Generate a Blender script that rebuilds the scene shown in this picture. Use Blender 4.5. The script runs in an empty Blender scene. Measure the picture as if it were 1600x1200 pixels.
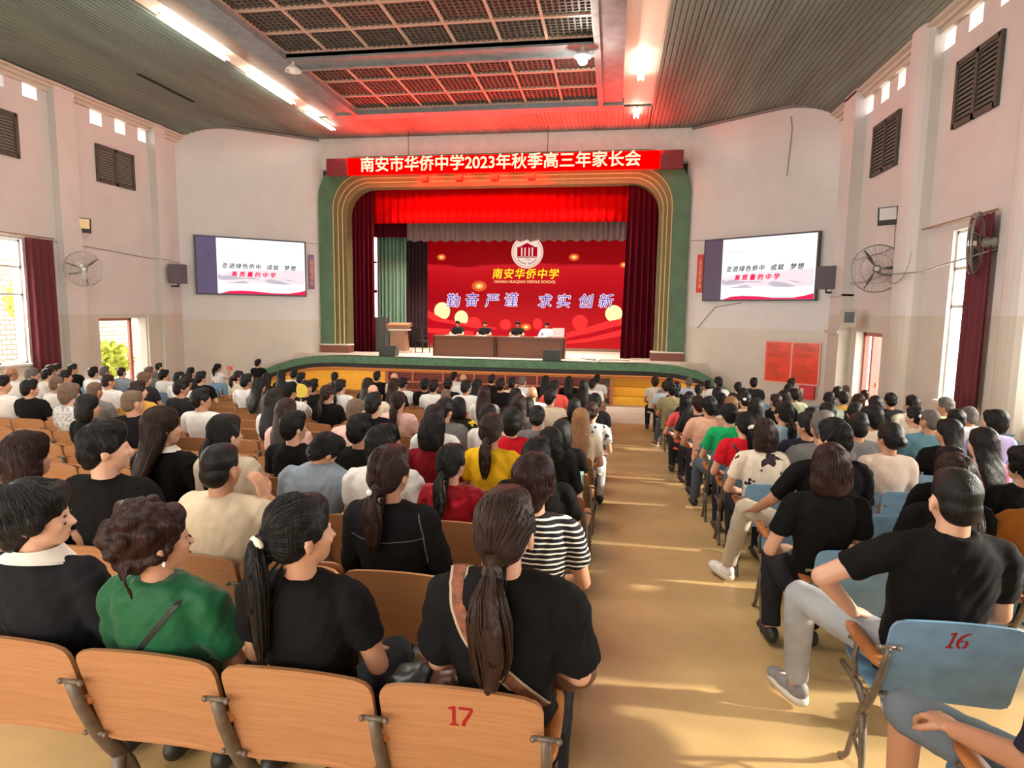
import bpy, math, random
from mathutils import Vector, Matrix, noise
from mathutils.bvhtree import BVHTree
PI = math.pi
SC = bpy.context.scene
COL = SC.collection
# ------------------------------------------------------------------ camera
cd = bpy.data.cameras.new('camera'); cam = bpy.data.objects.new('camera', cd); COL.objects.link(cam)
cR = Vector((0.98706357, 0.1596792, 0.01442414)); cU = Vector((-0.03247492, 0.11101943, 0.9932875)); cF = Vector((-0.157006, 0.98090634, -0.1147688))
M = Matrix((cR, cU, -cF)).transposed().to_4x4(); M.translation = Vector((0, 0, 1.7395))
cam.matrix_world = M
cd.sensor_width = 36.0; cd.lens = 36.0 * 975.5 / 1600; cd.clip_start = 0.05; cd.clip_end = 200
SC.camera = cam
# ------------------------------------------------------------------ world, lamps, exposure
SC.view_settings.view_transform = 'Standard'; SC.view_settings.look = 'None'
SC.view_settings.gamma = 1.0; SC.view_settings.use_curve_mapping = False
SC.view_settings.exposure = 1.0
SC.cycles.use_denoising = True
SC.cycles.max_bounces = 6
W = bpy.data.worlds.new('daylight_sky'); SC.world = W; W.use_nodes = True
bg = W.node_tree.nodes['Background']; bg.inputs[0].default_value = (1.0, 0.97, 0.92, 1); bg.inputs[1].default_value = 4.0
def area(name, loc, direction, sx, sy, power, color=(1, 0.97, 0.92), spread=PI):
    d = bpy.data.lights.new(name, 'AREA'); d.shape = 'RECTANGLE'; d.size = sx; d.size_y = sy; d.energy = power; d.color = color; d.spread = spread
    o = bpy.data.objects.new(name, d); COL.objects.link(o); o.location = loc
    o.rotation_euler = Vector(direction).to_track_quat('-Z', 'Z').to_euler()
    return o
for wy, wz, e_ in ((3.0, 2.1, 300), (7.8, 1.9, 300), (12.4, 1.7, 330)):
    area('daylight_through_right_window', (6.75, wy, wz), (-1, 0.0, -0.12), 1.2, 2.7, e_, (1, 0.96, 0.88))
for wy in (3.2, 8.0, 13.0):
    area('daylight_through_left_window', (-15.2, wy, 1.9), (1, 0.0, -0.05), 1.4, 2.8, 330, (1, 0.97, 0.92))
SUN_ = bpy.data.lights.new('late_sun', 'SUN'); SUN_.energy = 5.0; SUN_.angle = 0.035; SUN_.color = (1, 0.93, 0.78)
so_ = bpy.data.objects.new('late_sun', SUN_); COL.objects.link(so_); so_.rotation_euler = Vector((-1, -0.02, -0.36)).to_track_quat('-Z', 'Z').to_euler()
area('added_overhead_fill', (-4.4, 7.0, 7.7), (0, 0.2, -1), 6.0, 11.0, 520, (1, 0.93, 0.83))  # unseen overhead panel added to brighten the hall
area('added_rear_fill', (-4.0, -2.3, 2.2), (0, 1, 0.08), 9.0, 3.0, 250, (1, 0.95, 0.87))  # fill light added behind the camera to brighten the chair backs
# ------------------------------------------------------------------ materials
MATS = {}
def mat(name, col, rough=0.6, bump=0.0, bscale=40.0, bstretch=(1, 1, 1), var=0.0, emit=0.0, ecol=None, spec=0.5, metal=0.0, vscale=3.0):
    if name in MATS: return MATS[name]
    m = bpy.data.materials.new(name); m.use_nodes = True; nt = m.node_tree; b = nt.nodes['Principled BSDF']
    b.inputs['Base Color'].default_value = (*col, 1); b.inputs['Roughness'].default_value = rough
    b.inputs['Specular IOR Level'].default_value = spec; b.inputs['Metallic'].default_value = metal
    if emit: b.inputs['Emission Color'].default_value = (*(ecol or col), 1); b.inputs['Emission Strength'].default_value = emit
    if bump or var:
        tc = nt.nodes.new('ShaderNodeTexCoord'); mp = nt.nodes.new('ShaderNodeMapping'); nt.links.new(tc.outputs['Object'], mp.inputs[0]); mp.inputs['Scale'].default_value = bstretch
        n = nt.nodes.new('ShaderNodeTexNoise'); n.inputs['Scale'].default_value = bscale; n.inputs['Detail'].default_value = 4; nt.links.new(mp.outputs[0], n.inputs['Vector'])
        if bump:
            bp = nt.nodes.new('ShaderNodeBump'); bp.inputs['Strength'].default_value = bump; bp.inputs['Distance'].default_value = 0.01
            nt.links.new(n.outputs['Fac'], bp.inputs['Height']); nt.links.new(bp.outputs[0], b.inputs['Normal'])
        if var:
            n2 = nt.nodes.new('ShaderNodeTexNoise'); n2.inputs['Scale'].default_value = vscale; n2.inputs['Detail'].default_value = 5; nt.links.new(mp.outputs[0], n2.inputs['Vector'])
            r = nt.nodes.new('ShaderNodeValToRGB'); r.color_ramp.elements[0].position = 0.3; r.color_ramp.elements[1].position = 0.7
            r.color_ramp.elements[0].color = (*[c * (1 - var) for c in col], 1); r.color_ramp.elements[1].color = (*[min(1, c * (1 + var * 0.6)) for c in col], 1)
            nt.links.new(n2.outputs['Fac'], r.inputs[0]); nt.links.new(r.outputs[0], b.inputs['Base Color'])
    MATS[name] = m
    return m
def nodes_of(m): return m.node_tree.nodes, m.node_tree.links, m.node_tree.nodes['Principled BSDF']
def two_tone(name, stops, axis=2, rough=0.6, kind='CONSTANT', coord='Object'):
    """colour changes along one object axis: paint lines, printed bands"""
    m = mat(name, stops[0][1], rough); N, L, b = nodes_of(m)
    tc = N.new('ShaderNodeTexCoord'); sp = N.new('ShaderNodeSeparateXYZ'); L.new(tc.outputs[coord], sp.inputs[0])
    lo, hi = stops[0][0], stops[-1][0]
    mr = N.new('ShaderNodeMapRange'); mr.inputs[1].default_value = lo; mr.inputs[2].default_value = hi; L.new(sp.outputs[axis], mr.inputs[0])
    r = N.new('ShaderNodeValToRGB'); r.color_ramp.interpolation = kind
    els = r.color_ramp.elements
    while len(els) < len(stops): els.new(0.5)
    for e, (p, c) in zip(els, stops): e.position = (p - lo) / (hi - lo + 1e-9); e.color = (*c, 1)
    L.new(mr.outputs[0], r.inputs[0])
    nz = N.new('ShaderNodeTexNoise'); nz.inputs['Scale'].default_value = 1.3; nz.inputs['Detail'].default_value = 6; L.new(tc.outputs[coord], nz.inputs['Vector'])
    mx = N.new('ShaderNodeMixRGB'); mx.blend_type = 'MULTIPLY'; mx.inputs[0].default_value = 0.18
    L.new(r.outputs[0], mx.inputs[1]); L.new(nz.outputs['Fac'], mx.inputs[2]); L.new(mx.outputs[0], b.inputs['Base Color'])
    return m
def wood(name, c1, c2, rough=0.38, scale=(1.2, 14, 22), spec=0.5):
    m = mat(name, c1, rough, spec=spec); N, L, b = nodes_of(m)
    tc = N.new('ShaderNodeTexCoord'); mp = N.new('ShaderNodeMapping'); mp.inputs['Scale'].default_value = scale; L.new(tc.outputs['Object'], mp.inputs[0])
    n = N.new('ShaderNodeTexNoise'); n.inputs['Scale'].default_value = 4.0; n.inputs['Detail'].default_value = 8; n.inputs['Distortion'].default_value = 0.6; L.new(mp.outputs[0], n.inputs['Vector'])
    r = N.new('ShaderNodeValToRGB'); r.color_ramp.elements[0].position = 0.3; r.color_ramp.elements[1].position = 0.72
    r.color_ramp.elements[0].color = (*c1, 1); r.color_ramp.elements[1].color = (*c2, 1); L.new(n.outputs['Fac'], r.inputs[0]); L.new(r.outputs[0], b.inputs['Base Color'])
    return m
# ------------------------------------------------------------------ mesh helpers
class MB:
    def __init__(s): s.v = []; s.f = []
    def add(s, vs, fs):
        o = len(s.v); s.v += [tuple(x) for x in vs]; s.f += [tuple(i + o for i in f) for f in fs]; return s
    def box(s, c, d, rz=0.0, M=None):
        x, y, z = d[0] / 2, d[1] / 2, d[2] / 2; R = M or Matrix.Rotation(rz, 3, 'Z')
        vs = [R @ Vector((a * x, b * y, e * z)) + Vector(c) for a in (-1, 1) for b in (-1, 1) for e in (-1, 1)]
        return s.add(vs, [(0, 1, 3, 2), (4, 6, 7, 5), (0, 4, 5, 1), (2, 3, 7, 6), (0, 2, 6, 4), (1, 5, 7, 3)])
    def b2(s, x0, x1, y0, y1, z0, z1): return s.box(((x0 + x1) / 2, (y0 + y1) / 2, (z0 + z1) / 2), (x1 - x0, y1 - y0, z1 - z0))
    def tube(s, pts, r, n=8, cap=True, sq=1.0):
        pts = [Vector(p) for p in pts]; rs = r if isinstance(r, (list, tuple)) else [r] * len(pts); rings = []; nrm = None
        for i, p in enumerate(pts):
            t = ((pts[min(i + 1, len(pts) - 1)] - pts[max(i - 1, 0)])).normalized()
            if nrm is None: nrm = t.orthogonal().normalized()
            nrm = (nrm - t * nrm.dot(t)); nrm = nrm.normalized() if nrm.length > 1e-6 else t.orthogonal().normalized()
            bn = t.cross(nrm)
            rings.append([p + (nrm * math.cos(2 * PI * k / n) + bn * math.sin(2 * PI * k / n) * sq) * rs[i] for k in range(n)])
        vs = [v for g in rings for v in g]; fs = []
        for i in range(len(pts) - 1):
            for k in range(n): a = i * n + k; b = i * n + (k + 1) % n; fs.append((a, b, b + n, a + n))
        if cap: fs.append(tuple(range(n - 1, -1, -1))); fs.append(tuple((len(pts) - 1) * n + k for k in range(n)))
        return s.add(vs, fs)
    def loft(s, rings, n=24, ex=2.3):
        """closed stack of super-elliptic rings (cx, cy, cz, rx, ry)"""
        vs = []; fs = []
        for (cx, cy, cz, rx, ry) in rings:
            for k in range(n):
                a = 2 * PI * k / n; ca, sa = math.cos(a), math.sin(a)
                vs.append((cx + rx * math.copysign(abs(ca) ** (2 / ex), ca), cy + ry * math.copysign(abs(sa) ** (2 / ex), sa), cz))
        for i in range(len(rings) - 1):
            for k in range(n): a = i * n + k; b = i * n + (k + 1) % n; fs.append((a, b, b + n, a + n))
        fs.append(tuple(range(n - 1, -1, -1))); fs.append(tuple((len(rings) - 1) * n + k for k in range(n)))
        return s.add(vs, fs)
    def ell(s, c, r, R=None, seg=16, rg=9, P=None):
        c = Vector(c); vs = []; fs = []
        R = R or Matrix.Identity(3)
        for i in range(1, rg):
            t = PI * i / rg
            for k in range(seg):
                a = 2 * PI * k / seg; vs.append(R @ Vector((r[0] * math.sin(t) * math.cos(a), r[1] * math.sin(t) * math.sin(a), r[2] * math.cos(t))) + c)
        top = len(vs); vs.append(R @ Vector((0, 0, r[2])) + c); vs.append(R @ Vector((0, 0, -r[2])) + c)
        for i in range(rg - 2):
            for k in range(seg): a = i * seg + k; b = i * seg + (k + 1) % seg; fs.append((a, a + seg, b + seg, b))
        for k in range(seg): fs.append((top, k, (k + 1) % seg)); q = (rg - 2) * seg; fs.append((top + 1, q + (k + 1) % seg, q + k))
        return s.add(vs, fs)
    def limb(s, a, ra, b, rb, n=12):
        a, b = Vector(a), Vector(b); d = (b - a).normalized(); pts = []; rs = []
        for t in (0.02, 0.35, 0.65, 0.87): pts.append(a - d * ra * math.cos(t * PI / 2)); rs.append(ra * math.sin(t * PI / 2))
        pts.append(a); rs.append(ra); pts.append(b); rs.append(rb)
        for t in (0.87, 0.65, 0.35, 0.02): pts.append(b + d * rb * math.cos(t * PI / 2)); rs.append(rb * math.sin(t * PI / 2))
        return s.tube(pts, rs, n)
    def strip(s, A, B):
        """quads between two equal-length point lists"""
        n = len(A); return s.add(list(A) + list(B), [(i, i + 1, n + i + 1, n + i) for i in range(n - 1)])
    def prism(s, pts, y0, y1):
        """outline in (x, z) extruded along y"""
        n = len(pts); vs = [(x, y0, z) for x, z in pts] + [(x, y1, z) for x, z in pts]
        return s.add(vs, [tuple(range(n)), tuple(range(2 * n - 1, n - 1, -1))] + [(i, i + n, (i + 1) % n + n, (i + 1) % n) for i in range(n)])
    def mesh(s, name, smooth=False, m=None):
        me = bpy.data.meshes.new(name); me.from_pydata(s.v, [], s.f); me.update()
        if smooth: me.shade_smooth()
        if m is not None: me.materials.append(m)
        return me
    def obj(s, name, m, parent=None, smooth=False):
        me = s.mesh(name, smooth, m); o = bpy.data.objects.new(name, me); COL.objects.link(o)
        if parent is not None: o.parent = parent
        return o
def fixn(me):
    import bmesh
    b = bmesh.new(); b.from_mesh(me); bmesh.ops.recalc_face_normals(b, faces=b.faces); b.to_mesh(me); b.free(); return me
def fuse(mb, vox, name, m, smooth=4, wrinkle=None, seed=0):
    """union of closed shapes as one continuous skin"""
    me0 = fixn(mb.mesh('tmp')); o = bpy.data.objects.new('tmp', me0); COL.objects.link(o)
    r = o.modifiers.new('r', 'REMESH'); r.mode = 'VOXEL'; r.voxel_size = vox
    if smooth: k = o.modifiers.new('s', 'SMOOTH'); k.iterations = smooth; k.factor = 0.5
    dg = bpy.context.evaluated_depsgraph_get(); me = bpy.data.meshes.new_from_object(o.evaluated_get(dg))
    bpy.data.objects.remove(o); bpy.data.meshes.remove(me0)
    if wrinkle:
        amp, fr = wrinkle; nn = [v.normal.copy() for v in me.vertices]; off = Vector((seed * 3.7, seed * 1.3, 0))
        for v, n in zip(me.vertices, nn):
            q = v.co; w = noise.noise(Vector((q.x * fr + q.z * fr * 0.6, q.y * fr, q.z * fr * 0.5)) + off) + 0.5 * noise.noise(Vector((q.x * fr * 2.2 - q.z * fr, q.y * fr * 2, q.z * fr)) + off)
            v.co = q + n * (w * amp)
    me.name = name; me.materials.clear(); me.materials.append(m); me.shade_smooth()
    return me
def link(name, me, parent=None, m=None):
    o = bpy.data.objects.new(name, me); COL.objects.link(o)
    if parent is not None: o.parent = parent
    if m is not None: o.material_slots[0].link = 'OBJECT'; o.material_slots[0].material = m
    return o
def tag(o, label=None, cat=None, group=None, kind=None):
    if label: o['label'] = label
    if cat: o['category'] = cat
    if group: o['group'] = group
    if kind: o['kind'] = kind
    return o
def empty(name, loc=(0, 0, 0), rz=0.0, label=None, cat=None, group=None):
    o = bpy.data.objects.new(name, None); COL.objects.link(o); o.location = loc; o.rotation_euler = (0, 0, rz); o.empty_display_size = 0.1
    return tag(o, label, cat, group)
def structure(name, mb, m, smooth=False): return tag(mb.obj(name, m, None, smooth), kind='structure')
def text(name, body, size, loc, m, parent=None, offset=0.0, ext=0.004, shear=0.0, spacing=1.0, align='CENTER', rz=0.0, line=1.0):
    c = bpy.data.curves.new(name, 'FONT'); c.body = body; c.size = size; c.extrude = ext; c.shear = shear; c.space_character = spacing
    c.align_x = align; c.align_y = 'CENTER'; c.space_line = line; c.materials.append(m)
    t = bpy.data.objects.new('tmp', c); COL.objects.link(t); me = bpy.data.meshes.new_from_object(t.evaluated_get(bpy.context.evaluated_depsgraph_get())); bpy.data.objects.remove(t); me.name = name
    if offset:   # heavier strokes: the same outline repeated round a small circle
        vs = [v.co.copy() for v in me.vertices]; fs = [tuple(p.vertices) for p in me.polygons]; mb = MB()
        for k in range(8): mb.add([v + Vector((offset * math.cos(k * PI / 4), offset * math.sin(k * PI / 4), k * 0.0004)) for v in vs], fs)
        me = mb.mesh(name, False, m)
    o = bpy.data.objects.new(name, me); COL.objects.link(o); o.location = loc; o.rotation_euler = (PI / 2, 0, rz)
    if parent is not None: o.parent = parent
    return o
SL = 0.07456; YE = 17.6
def fz(y): return -SL * min(y, YE)
ZF = fz(99)
def ray(x, y): return cR * (x - 800) + cU * (600 - y) + cF * 975.5
CAMP = Vector((0, 0, 1.7395))
def at(x, y, Y): d = ray(x, y); return CAMP + d * (Y / d.y)
def atX(x, y, X): d = ray(x, y); return CAMP + d * (X / d.x)
# ------------------------------------------------------------------ building shell
XL_, XR_ = -14.7, 6.2
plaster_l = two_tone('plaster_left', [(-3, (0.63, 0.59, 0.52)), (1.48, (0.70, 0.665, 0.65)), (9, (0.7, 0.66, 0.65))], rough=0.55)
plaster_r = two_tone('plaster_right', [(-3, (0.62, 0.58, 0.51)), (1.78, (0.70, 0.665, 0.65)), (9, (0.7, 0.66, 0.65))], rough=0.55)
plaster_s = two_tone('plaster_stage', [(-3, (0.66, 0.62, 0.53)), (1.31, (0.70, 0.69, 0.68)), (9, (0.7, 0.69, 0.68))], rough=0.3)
plaster = mat('plaster', (0.72, 0.68, 0.65), 0.7, var=0.08)
floor_m = mat('polished_terrazzo', (0.56, 0.37, 0.165), 0.36, var=0.22, vscale=1.6, bump=0.05, bscale=9)
front_m = mat('bare_concrete', (0.62, 0.53, 0.45), 0.5, var=0.14, vscale=2.2)
mb = MB()
mb.add([(-15, -2.5, fz(-2.5)), (6.5, -2.5, fz(-2.5)), (6.5, YE - 0.2, fz(YE - 0.2)), (-15, YE - 0.2, fz(YE - 0.2)), (-15, -2.5, -1.6), (6.5, -2.5, -1.6), (6.5, YE - 0.2, -1.6), (-15, YE - 0.2, -1.6)],
       [(0, 1, 2, 3), (7, 6, 5, 4), (0, 4, 5, 1), (1, 5, 6, 2), (2, 6, 7, 3), (3, 7, 4, 0)])
structure('floor', mb, floor_m)
structure('floor_front', MB().b2(-15, 6.5, YE - 0.2, 23, -1.6, ZF), front_m)
def wall_holes(name, X, out, Y0, Y1, Z0, Z1, holes, m):
    ys = sorted({Y0, Y1, *[h[0] for h in holes], *[h[1] for h in holes]}); zs = sorted({Z0, Z1, *[h[2] for h in holes], *[h[3] for h in holes]})
    mb = MB()
    for z0, z1 in zip(zs, zs[1:]):
        run = None
        for y0, y1 in zip(ys, ys[1:]):
            solid = not any(h[0] <= y0 + 1e-6 and h[1] >= y1 - 1e-6 and h[2] <= z0 + 1e-6 and h[3] >= z1 - 1e-6 for h in holes)
            if solid: run = (run[0], y1) if run else (y0, y1)
            if (not solid or y1 == Y1) and run: mb.b2(min(X, X + out), max(X, X + out), run[0], run[1], z0, z1); run = None
    return structure(name, mb, m)
sqL = [(13.45, 13.62, 6.95, 7.3), (14.1, 14.5, 6.92, 7.28), (16.14, 16.56, 6.85, 7.22), (17.03, 17.43, 6.85, 7.22), (17.94, 18.28, 6.85, 7.22)]
sqL += [(y, y + 0.42, 6.9, 7.26) for y in (9.3, 10.3, 11.3, 12.3)]
sqR = [(12.72, 13.16, 6.9, 7.3), (13.62, 14.0, 6.9, 7.28), (15.68, 16.05, 6.85, 7.22), (16.5, 16.94, 6.85, 7.22), (17.42, 17.84, 6.85, 7.22), (11.8, 12.2, 6.9, 7.3)]
winL = [(12.3, 13.78, 0.25, 3.36), (7.3, 8.8, 0.6, 3.4), (2.5, 4.0, 0.8, 3.4)]
winR = [(12.03, 13.03, 0.18, 3.35), (6.9, 8.2, 0.5, 3.4), (4.7, 6.0, 0.6, 3.4), (2.4, 3.7, 0.7, 3.4), (8.8, 10.0, 0.3, 3.4)]
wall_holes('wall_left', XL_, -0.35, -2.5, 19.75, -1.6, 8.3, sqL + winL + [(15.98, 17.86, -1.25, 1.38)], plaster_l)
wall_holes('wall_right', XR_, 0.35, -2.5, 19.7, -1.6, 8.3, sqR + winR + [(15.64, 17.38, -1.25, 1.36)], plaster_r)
# flared walls beside the stage
class Frame:
    def __init__(s, ax, ay, bx, by):
        s.a = Vector((ax, ay, 0)); s.u = Vector((bx - ax, by - ay, 0)); s.L = s.u.length; s.u.normalize(); s.rz = math.atan2(s.u.y, s.u.x); s.n = Vector((math.sin(s.rz), -math.cos(s.rz), 0))
    def pt(s, u, d=0.0, z=0.0): return s.a + s.u * u + s.n * d + Vector((0, 0, z))
    def hit(s, x, y):
        d = ray(x, y); t = (s.a - CAMP).dot(s.n) / d.dot(s.n); P = CAMP + d * t; return (P - s.a).dot(s.u), P.z
FL = Frame(-14.7, 19.6, -11.0, 22.55); FR = Frame(2.45, 22.55, 6.2, 19.55)
for nm, F_ in (('wall_front_left', FL), ('wall_front_right', FR)):
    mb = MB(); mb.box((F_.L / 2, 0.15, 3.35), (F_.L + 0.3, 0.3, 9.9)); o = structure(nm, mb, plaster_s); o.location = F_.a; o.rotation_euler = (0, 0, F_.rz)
structure('wall_front_header', MB().b2(-11.2, 2.65, 22.6, 22.9, 6.9, 8.3), plaster)
# pilasters and ledges
def pilaster(n, X, sx, y0, y1, dep, z1=7.5, rnd=False, m=None):
    mb = MB(); yc = (y0 + y1) / 2
    if rnd:
        pts = [(X, y0)] + [(X + sx * dep * math.sin(a) ** 0.6, yc - (y1 - y0) / 2 * math.cos(a)) for a in [PI * k / 10 for k in range(1, 10)]] + [(X, y1)]
        n_ = len(pts); mb.add([(x, y, -1.5) for x, y in pts] + [(x, y, z1) for x, y in pts], [tuple(range(n_))[::-1], tuple(range(n_, 2 * n_))] + [(i, (i + 1) % n_, (i + 1) % n_ + n_, i + n_) for i in range(n_)])
    else: mb.b2(min(X, X + sx * dep), max(X, X + sx * dep), y0, y1, -1.5, z1)
    structure('trim_%d' % n, mb, m or plaster_l)
pilaster(1, XL_, 1, 14.78, 15.4, 0.22); pilaster(2, XL_, 1, 18.36, 18.82, 0.25); pilaster(3, XL_, 1, 10.9, 11.5, 0.22)
pilaster(4, XR_, -1, 14.0, 14.9, 0.36, rnd=True, m=plaster_r); pilaster(5, XR_, -1, 17.75, 18.6, 0.3, m=plaster_r); pilaster(6, XR_, -1, 10.2, 10.95, 0.36, rnd=True, m=plaster_r)
mb = MB()
mb.b2(XL_, XL_ + 0.07, 15.4, 15.95, -1.4, 1.52); mb.b2(XL_, XL_ + 0.07, 17.9, 18.36, -1.4, 1.5); mb.b2(XL_, XL_ + 0.3, 18.3, 18.9, 1.28, 1.36); mb.b2(XL_, XL_ + 0.3, 18.3, 18.9, 2.2, 2.24)
structure('trim_7', mb, plaster_l)
mb = MB(); mb.b2(XR_ - 0.07, XR_, 14.9, 15.6, -1.4, 1.76); mb.b2(XR_ - 0.36, XR_, 17.7, 18.7, 1.28, 1.38); mb.b2(XR_ - 0.36, XR_, 17.75, 18.6, 2.28, 2.33); mb.b2(XR_ - 0.1, XR_, 11.05, 11.4, -1.4, 3.5)
structure('trim_8', mb, plaster_r)
# ------------------------------------------------------------------ ceiling
ZC = 8.0
board = mat('green_ceiling_boards', (0.150, 0.205, 0.172), 0.6, var=0.4, vscale=1.1, bump=0.15, bscale=30, bstretch=(1, 0.15, 1))
beam_m = mat('slate_blue_beam', (0.20, 0.22, 0.23), 0.5, var=0.25, vscale=4)
brown_m = mat('brown_ceiling_strip', (0.26, 0.17, 0.12), 0.5, var=0.2)
pale_m = mat('pale_light_trough', (0.88, 0.74, 0.62), 0.5)
def boards(name, x0, x1, y0, y1, prof, pitch=0.13, dep=0.035):
    """grooved boards running along y; prof(x) is the underside height"""
    P = []; x = x0
    while x < x1 - 1e-6:
        e = min(x + pitch, x1); P += [(x, prof(x) + dep), (x + 0.03, prof(x + 0.03)), (e - 0.012, prof(e - 0.012)), (e, prof(e) + dep)]; x = e
    A = [(a, y0, z) for a, z in P]; B = [(a, y1, z) for a, z in P]
    mb = MB(); mb.strip(A, B); T = [(a, y0, ZC + 0.35) for a, z in P]; T2 = [(a, y1, ZC + 0.35) for a, z in P]; mb.strip(A, T); mb.strip(B, T2); mb.strip(T, T2)
    return structure(name, mb, board)
def cove(d):
    t = max(0.0, min(1.0, d / 1.5)); return 7.42 + 0.58 * math.sin(t * PI / 2) ** 0.8
boards('ceiling_left', XL_ + 0.25, -10.05, -2.5, 22.9, lambda x: min(ZC, cove(x - XL_ - 0.2)))
boards('ceiling_right', 0.92, XR_ - 0.25, -2.5, 22.9, lambda x: min(ZC, cove(XR_ - 0.2 - x)))
mb = MB()
for X, s in ((XL_, 1), (XR_, -1)):
    for d, z0, z1 in ((0.1, 7.22, 7.32), (0.18, 7.32, 7.42), (0.3, 7.40, 7.46)): mb.b2(min(X, X + s * d), max(X, X + s * d), -2.5, 19.7, z0, z1)
structure('trim_9', mb, mat('cornice', (0.55, 0.51, 0.43), 0.6))
for n_, F_ in ((10, FL), (11, FR)):
    mb = MB(); mb.tube([F_.pt(u, 0.05, min(8.0, cove((u if F_ is FL else F_.L - u) * 0.8)) - 0.05) for u in [F_.L * k / 24 for k in range(25)]], 0.05, 6); structure('trim_%d' % n_, mb, mat('cornice_line', (0.16, 0.17, 0.17), 0.6))
structure('wall_back', MB().b2(-15.05, 6.55, -2.8, -2.5, -1.6, 8.3), plaster)
E0 = 19.55
o = boards('ceiling_front', -11.2, 2.6, 0.0, 1.0, lambda x: ZC); 
bpy.data.objects.remove(o)
mb = MB(); P = []
x = -10.05
while x < 0.93: P.append(x); x += 0.13
A = []; 
for x in P: A += [(x, ZC + 0.02), (x + 0.018, ZC), (x + 0.112, ZC), (x + 0.13, ZC + 0.02)]
mb.strip([(a, E0 + 0.6, z) for a, z in A], [(a, 22.9, z) for a, z in A]); structure('ceiling_front', mb, board)
mb = MB(); mb.b2(-8.9, 0.1, E0, E0 + 0.6, ZC - 0.10, ZC + 0.3); mb.b2(-8.9, 0.1, E0 - 0.06, E0 + 0.05, ZC - 0.16, ZC); structure('trim_12', mb, beam_m)
mb = MB(); mb.b2(-8.9, -8.22, -2.5, E0, ZC - 0.10, ZC + 0.3); mb.b2(-8.34, -8.2, -2.5, E0, ZC - 0.16, ZC); structure('trim_13', mb, beam_m)
mb = MB(); mb.b2(-0.62, 0.06, -2.5, E0, ZC - 0.10, ZC + 0.3); mb.b2(-0.64, -0.5, -2.5, E0, ZC - 0.16, ZC); structure('trim_14', mb, beam_m)
mb = MB(); mb.b2(-8.2, -0.62, 15.15, 15.9, ZC - 0.10, ZC + 0.3); mb.b2(-8.2, -0.62, 15.15, 15.25, ZC - 0.15, ZC); mb.b2(-8.2, -0.62, 15.8, 15.92, ZC - 0.15, ZC); structure('trim_15', mb, beam_m)
structure('trim_16', MB().b2(-9.45, -8.9, -2.5, E0 + 0.6, ZC - 0.02, ZC + 0.3), brown_m)
structure('trim_17', MB().b2(-10.06, -9.44, -2.5, 21.2, ZC + 0.06, ZC + 0.3), pale_m)
structure('trim_18', MB().b2(0.05, 0.93, -2.5, 21.2, ZC + 0.06, ZC + 0.3), pale_m)
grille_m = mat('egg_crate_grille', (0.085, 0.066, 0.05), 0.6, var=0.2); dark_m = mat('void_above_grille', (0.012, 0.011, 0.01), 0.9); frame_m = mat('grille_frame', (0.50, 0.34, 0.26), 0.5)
for nm, y0, y1, rows in (('ceiling_grille', 15.92, 19.5, 3), ('ceiling_grille', 4.3, 15.15, 10)):
    g = MB(); x0, x1 = -8.2, -0.64; cw = (x1 - x0) / 7; ch = (y1 - y0) / rows
    for i in range(7 * 8 + 1): g.b2(x0 + i * cw / 8 - 0.02, x0 + i * cw / 8 + 0.02, y0, y1, ZC + 0.02, ZC + 0.09)
    for j in range(rows * 8 + 1): g.b2(x0, x1, y0 + j * ch / 8 - 0.02, y0 + j * ch / 8 + 0.02, ZC + 0.021, ZC + 0.089)
    go = tag(g.obj(nm, grille_m), kind='structure')
    g = MB()
    for i in range(8): g.b2(x0 + i * cw - 0.03, x0 + i * cw + 0.03, y0, y1, ZC - 0.015, ZC + 0.05)
    for j in range(rows + 1): g.b2(x0, x1, y0 + j * ch - 0.03, y0 + j * ch + 0.03, ZC - 0.014, ZC + 0.05)
    g.obj('grille_frame', frame_m, go)
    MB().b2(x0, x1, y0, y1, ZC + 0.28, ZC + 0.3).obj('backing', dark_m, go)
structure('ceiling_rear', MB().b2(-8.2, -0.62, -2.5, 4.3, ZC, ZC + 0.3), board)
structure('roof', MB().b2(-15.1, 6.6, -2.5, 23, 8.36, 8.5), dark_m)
structure('trim_19', MB().b2(-13.0, -12.86, 15.9, 18.2, ZC - 0.012, ZC + 0.0), dark_m)
tube_m = mat('lit_fluorescent_tube', (1, 0.95, 0.85), 0.4, emit=16.0, ecol=(1, 0.93, 0.80))
def trough_lamp(xc, yc, ln, label):
    e = empty('ceiling_light', (xc, yc, ZC - 0.08), 0, label, 'ceiling light', 'tube lights in the ceiling troughs')
    MB().box((0, 0, 0.02), (0.07, ln, 0.04)).obj('housing', mat('white_enamel', (0.8, 0.78, 0.74), 0.35), e)
    for sx in (-0.06, 0.06): MB().tube([(sx, -ln / 2 + 0.03, -0.03), (sx, ln / 2 - 0.03, -0.03)], 0.018, 8).obj('tube', tube_m, e)
trough_lamp(-9.75, 20.2, 1.9, 'ceiling tube light at the stage end of the left trough')
trough_lamp(-9.75, 17.2, 2.4, 'ceiling tube light midway along the left trough')
trough_lamp(-9.75, 13.9, 2.4, 'ceiling tube light in left trough nearest the top of the photo')
trough_lamp(0.5, 20.5, 0.9, 'small ceiling tube light at the stage end of the right trough')
trough_lamp(0.5, 16.9, 1.6, 'bright ceiling tube light midway along the right trough')
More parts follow.
